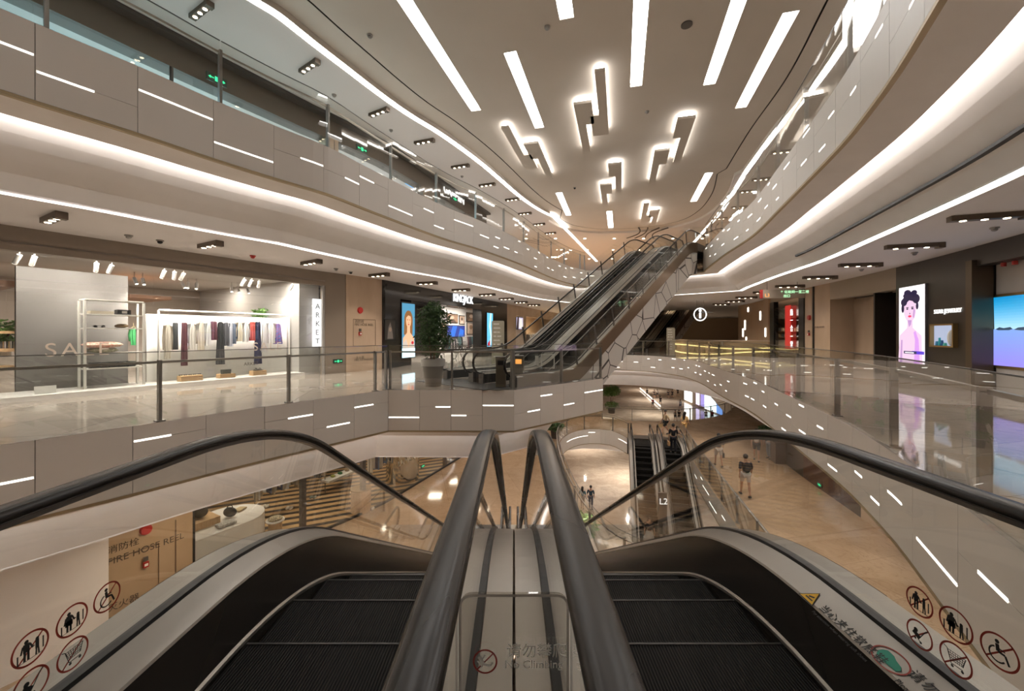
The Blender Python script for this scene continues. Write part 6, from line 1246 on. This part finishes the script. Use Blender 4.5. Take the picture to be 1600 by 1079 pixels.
# ------------------------------------------------------------------ lower storey, right
M_maroon = mat('dark maroon front', (.055, .022, .015), .15)
zband(WR, 1255, 1345, 0, .4, zL, -2.27, 'wall_lower_maroon', M_maroon); zband(WR, 1345, 1400, 0, .4, zL, -2.27, 'wall_lower_stone', M_stone); zband(WR, None, 1400, 0, .4, zL, -2.27, 'wall_lower_dark', M_darkwall)
zband(WR, 1208, 1255, .0, .4, zL, -2.27, 'wall_lower_dark', M_darkwall)
p = onz(1280, 757, -5.0); pe_, tg_ = wpt(WR, 1280, 757, -.03); exitsign((pe_.x, pe_.y, pe_.z), -tg_, 'green exit sign low on the maroon shop front', .34, .16)
c = onz(1222, 722, zL); t = thing('kiosk', 'dark wooden kiosk cabinet under the right balcony', 'kiosk', tuple(c), -.2); MB().box((0, 0, .55), (.9, .7, 1.1)).build('body', mat('dark kiosk wood', (.05, .025, .015), .3), t, world=False); MB().box((0, 0, 1.12), (1.0, .8, .05)).build('counter_top', mat('dark kiosk top', (.08, .05, .035), .3), t, world=False); MB().box((.5, .1, 1.5), (.06, .5, .8)).build('side_board', mat('dark kiosk wood', (.05, .025, .015), .3), t, world=False)
c = onz(1246, 732, zL); t = thing('round_table', 'small dark round table right of the kiosk', 'table', tuple(c)); MB().cyl(tuple(c), .25, .03, 20).build('base', M_black, t); MB().cyl(tuple(c), .03, .72, 10).build('stem', M_black, t); MB().cyl(tuple(c + Vector((0, 0, .72))), .4, .03, 24).build('table_top', M_maroon, t)
# ------------------------------------------------------------------ lowest storey: lit shop fronts down the far hall
def lowshop(px0, px1, py, d0, m, z1, label, dep=.3):
    a, b = onz(px0, py, -11.2), onz(px1, py - 1, -11.2)
def lowwall(pts, z0, z1, m, nm): return struct(ribbon(MB(), pts, 0, .4, z0, z1), nm, m)
lowpath = [tuple(onz(px, py, -11.2)[:2]) for px, py in ((1140, 655), (1116, 645), (1092, 636), (1074, 628), (1062, 612), (1052, 608))]
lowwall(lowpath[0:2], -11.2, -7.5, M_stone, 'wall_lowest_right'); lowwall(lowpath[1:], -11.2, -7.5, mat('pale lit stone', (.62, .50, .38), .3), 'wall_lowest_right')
def onlow(px, z0, z1, wm, m, name, label, cat):
    r = inter_wall(lowpath, px, -.06)
    if r:
        (x, y), tg_ = r; o = MB().box((x, y, (z0 + z1) / 2), (wm, .08, z1 - z0), math.atan2(tg_.y, tg_.x)).build(name, m); tag(o, label, cat)
onlow(1075, -10.9, -8.3, 3.6, emis('bright shop window', (1, .97, .90), 2.2), 'shop_window', 'brightest lit shop window far down the lowest storey', 'window'); onlow(1090, -10.8, -8.0, 1.3, emis('violet screen', (.7, .6, .95), 1.5), 'advert_screen', 'violet lit advert far down the lowest storey', 'screen')
onlow(1098, -10.8, -8.0, 1.3, emis('dark violet screen', (.25, .2, .5), 1.2), 'advert_screen', 'darker violet advert right of the brighter one on the lowest storey', 'screen'); onlow(1111, -11.0, -7.9, 4.2, emis('icy shop window', (.78, .92, .95), 1.4), 'shop_window', 'icy white shop window on the lowest storey under the balcony', 'window'); onlow(1124, -11, -8, 1.8, emis('blue shop window', (.15, .3, .7), 1.0), 'shop_window', 'blue lit shop window at the end of the lowest storey', 'window')
lp = [tuple(onz(px, py, -11.2)[:2]) for px, py in ((990, 700), (965, 655), (962, 630), (985, 612), (1000, 605))]
lowwall([(-3, 26), (1, 40), (7, 60), (14, 85)], -11.2, -7.5, M_stone, 'wall_lowest_left')
a, b = onz(1000, 608, -11.19), onz(1032, 637, -11.19); d = b - a; struct(MB().box(tuple((a + b) / 2 + Vector((0, 0, .3))), (d.length, .10, .25), math.atan2(d.y, d.x)), 'trim_floor_light', emis('floor light line', (1, .9, .78), 1.2))
for k in range(14):
    z_ = -7.45; p = Vector((9 + (k % 7) * 3.2, 40 + (k // 7) * 12 + (k % 3) * 3, -7.51))
# ------------------------------------------------------------------ upper left shops
zu = 5.6
struct(ribbon(MB(), seg(WL, None, 760), .02, -.5, 8.45, 9.25), 'wall_upper_header', mat('bronze shop header', (.10, .08, .06), .35, .3))
struct(ribbon(MB(), seg(WL, None, 760), .30, .02, 9.12, 9.24), 'trim_air_grille', mat('dark air grille', (.03, .028, .025), .6))
struct(ribbon(MB(), seg(WL, None, 'end'), -4, -4.2, zu, 9.25), 'wall_upper_back', mat('upper shop back', (.50, .50, .50), .6))
for k, px in enumerate((510, 545, 600, 660, 720)):
    if k in (0, 3): struct(ribbon(MB(), seg(WL, px, px + 18), .03, -.5, zu, 8.5), 'wall_upper_pier', M_stone if k == 0 else M_taupe)
t = thing('shop_window', 'glazed front of the upper left shops with bluish interior', 'window', (*seg(WL, None, 760)[0], zu)); gu = seg(WL, -300, 760); Su = arclen(gu)
for k in range(int(Su[-1] / 2.4)): ribbon(MB(), sub(gu, k * 2.4, k * 2.4 + 2.39, Su), -.04, -.052, zu + .02, 8.45).build('glass_pane', M_glass, t); (MB().box((*sub(gu, k * 2.4, k * 2.4 + .1, Su)[0], (zu + 8.45) / 2), (.06, .06, 2.85)).build('mullion', M_dsteel, t) if k % 2 == 0 else None)
cyan = emis('cyan shop tube', (.45, .85, 1.0), 6)
for k, (pa_, pb_) in enumerate(((-60, 60), (75, 150), (165, 270), (285, 360))):
    (xa, ya), _ = inter_wall(WL, pa_, -1.6); (xb, yb), _ = inter_wall(WL, pb_, -1.6); tag(MB().tube([(xa, ya, 8.2), (xb, yb, 8.2)], .035, 6).build('tube_light', cyan), 'cyan tube light in the upper left shop, %s from the frame edge' % ORD[k], 'light')
for px in (0, 90, 180, 270, 360, 440): (x, y), _ = inter_wall(WL, px, -2.2); area('shop_light', (x, y, 8.6), 1.0, 70, (.45, .78, .95))
for px in (530, 580, 640, 700, 740): (x, y), _ = inter_wall(WL, px, -2.2); area('shop_light', (x, y, 8.6), 1.0, 110, (.80, .90, 1.0))
p, tg_ = wpt(WL, 693, 299, .05); o = text('GARMIN', .62, emis('sign white soft', (1, .97, .92), 2.0), p, tg_, (0, 0, 1), None, 'shop_sign', .02); tag(o, 'white illuminated name on the upper left shop header', 'sign')
for k, (px, py) in enumerate(((339, 124), (566, 233), (711, 311))): p, tg_ = wpt(WL, px, py, .35); exitsign((p.x, p.y, p.z), tg_, 'green exit sign behind the upper left balustrade, %s from the camera' % ORD[k], .5, .22)
boxon('shop_screen', WL, 634, 278, 665, 296, -.5, .05, emis('blue sign', (.08, .40, .85), 1.2), 'blue lit panel in the upper left shop front', 'screen')
# far upper hall: downlights and lit shops behind the climbing escalators
struct(ribbon(MB(), [(-4, 44), (4, 50), (14, 52), (24, 50), (30, 44)], 0, -.4, zu, 9.25), 'wall_upper_far', mat('far dark shops', (.16, .12, .09), .5))
rg = random.Random(8)
for k in range(22):
    x = -2 + 1.3 * k; y = 44 + (x + 4) * .7 if x < 4 else 49.5 if x < 24 else 47; tag(MB().box((x, y - .12, 6.9 + rg.uniform(-.2, .5)), (rg.uniform(.3, 1.0), .2, rg.uniform(.4, 1.4))).build('lit_display', emis('far glow %d' % (k % 4), ((1, .75, .5), (.6, .8, 1), (1, .92, .8), (1, .45, .35))[k % 4], 1.6)), 'small lit shop display in the far upper hall', 'display', 'far upper hall displays')
M_dl = emis('downlight glow', (1, .85, .62), 10)
for k in range(24):
    x, y = 1 + (k % 8) * 2.4 + (k // 8), 33.5 + (k // 8) * 4.5; tag(MB().cyl((x, y, 9.225), .10, .02, 12).build('ceiling_downlight', M_dl), 'round downlight in the warm far ceiling of the upper hall', 'ceiling light', 'downlights of the far upper ceiling')
for x, y in ((3, 34), (9, 36), (15, 36), (6, 41), (13, 42)): area('downlight', (x, y, 9.15), .5, 100, (1, .62, .32))
# far hall, camera's storey: bright shops
struct(ribbon(MB(), [(-6, 50), (10, 58), (24, 60), (36, 54)], 0, -.4, 0, 3.65), 'wall_far_shops', mat('far warm wall', (.40, .30, .2), .5))
for k, (px, y0, y1, c) in enumerate([(1118, 505, 527, (1, .85, .75)), (1132, 500, 528, (1, .92, .88)), (1146, 504, 528, (.95, .7, .72)), (1012, 500, 520, (.4, .3, .2)), (1030, 505, 520, (.3, .5, .3))]):
    a, b = at(px - 6, y1, 56), at(px + 6, y0, 56); tag(MB().box(((a.x + b.x) / 2, 57.4 + max(0, (a.x + b.x) / 2 - 10) * .14, (a.z + b.z) / 2), (b.x - a.x, .2, b.z - a.z)).build('lit_display', emis('far shop %d' % k, c, 1.1)), ('leftmost lit shop display beyond the information sign', 'brightest shop display beyond the information sign', 'pink shop display beyond the information sign', 'dim shop display behind the climbing truss', 'greenish display behind the climbing truss')[k], 'display')

# small ceiling fittings and the air slot in the right soffit
for i, (px, py, z, red) in enumerate([(201, 367, 3.65, 0), (250, 375, 3.65, 2), (395, 399, 3.65, 1), (525, 419, 3.65, 0), (548, 424, 3.65, 2), (1554, 355, 3.65, 0), (1429, 394, 3.65, 0), (1346, 420, 3.65, 0), (578, 55, 9.4, 0), (855, 42, 9.4, 0), (1011, 174, 9.4, 0), (898, 293, 9.4, 2), (1073, 38, 9.4, 3), (522, 148, 9.25, 0), (611, 203, 9.25, 0), (722, 275, 9.25, 0)]):
    p = onz(px, py, z); t = thing('smoke_detector' if red < 2 else 'ceiling_camera' if red == 2 else 'ceiling_speaker', ('white smoke detector', 'red smoke detector', 'dark dome camera', 'dark round speaker')[red] + (' on the camera-level gallery ceiling' if z < 5 else ' on the high ceiling') + ', %s in order from the left edge' % ORD[sorted([201, 250, 395, 525, 548, 1346, 1429, 1554] if z < 5 else [522, 578, 611, 722, 855, 898, 1011, 1073]).index(px)], 'ceiling fitting', tuple(p))
    m_ = (M_wtrack, M_redp, M_blackgloss, M_dsteel)[red]; MB().cyl((p.x, p.y, z - .03), .075 if red < 3 else .14, .03, 18).build('base', M_wtrack if red == 2 else m_, t)
    if red < 3: MB().ball((p.x, p.y, z - .045), .055, 1, 1, .8).build('dome', m_, t, smooth='all')
pr_ = [p for p in cR if 2.2 < p[1] < 14]; struct(ribbon(MB(), pr_, 1.47, 1.55, 3.945, 3.995), 'trim_air_slot', mat('dark air slot', (.02, .018, .018), .6))
tag(MB().slab([(-1.7, -.6), (1.3, -.6), (1.3, .6), (-1.7, .6)], tuple(C2 - U2 * 2.2 + Vector((0, 0, .004))), P2, U2, .012).build('floor_mat', mat('dark entrance mat', (.03, .028, .026), .6)), 'dark mat plate in front of the climbing escalators', 'mat')
for k, (x0, dx) in enumerate(((-.9, .5), (-.35, .28), (.35, -.28), (.9, -.5))):
    c = onz(1010, 364, 9.25); tag(MB().tube([(c.x + 1.2 * x0 + dx * 1.0 * math.sin(PI * j / 10), c.y - 1.6 + .32 * j, 9.245) for j in range(11)], .05, 5).build('ceiling_groove', M_gap), 'dark curved groove in the warm far ceiling, %s of four' % ('leftmost', 'second', 'third', 'rightmost')[k], 'ceiling decoration')
# barrier sign at the escalator foot
c = onz(846, 589, 0); t = thing('barrier_sign', 'small white framed barrier at the foot of the climbing escalators', 'sign', (c.x, c.y, 0), 0)
MB().box((-.15, 0, .55), (.10, .2, .30)).build('white_box', M_storewhite, t, world=False); MB().tube([(0, 0, .3), (0, 0, .75), (.42, 0, .75), (.42, 0, .3)], .022, 6, closed=True).build('frame', M_storewhite, t, world=False); MB().tube([(.1, 0, 0), (.1, 0, .3)], .02, 6).build('foot', M_dsteel, t, world=False); MB().tube([(.35, 0, 0), (.35, 0, .3)], .02, 6).build('foot', M_dsteel, t, world=False)

t = thing('level_sign', 'dark upright panel reading L2 between the lower escalators', 'sign', (7.25, 20, -8.3)); MB().box((7.25, 20, -7.3), (.42, .12, 2.0)).build('panel', M_dsteel, t); text('L2', .42, emis('sign white soft', (1, .97, .92), 1.3), (7.07, 19.93, -6.85), (1, 0, 0), (0, 0, 1), t, 'lettering', .004)
# ------------------------------------------------------------------ lamps of the storeys without visible fittings
for x, y in ((-7.6, 10), (-5.5, 14), (-3.5, 19), (-1.5, 24), (9, 8), (11, 13), (12, 19), (12, 26), (6, 34), (14, 38), (0, 5), (0, 15), (3, 32), (18, 46)):
    dl(x, y, -2.35, 105, (1, .80, .58))
for x, y in ((4, 22), (10, 36), (16, 50), (22, 64), (26, 78), (12, 60), (8, 46), (30, 92)):
    dl(x, y, -7.6, 900, (1, .88, .74))
for x, y in ((6, 36), (14, 42), (22, 50), (4, 48), (12, 60)):
    dl(x, y, 3.6, 300, (1, .84, .66)); dl(x, y, 9.2, 300, (1, .74, .5))
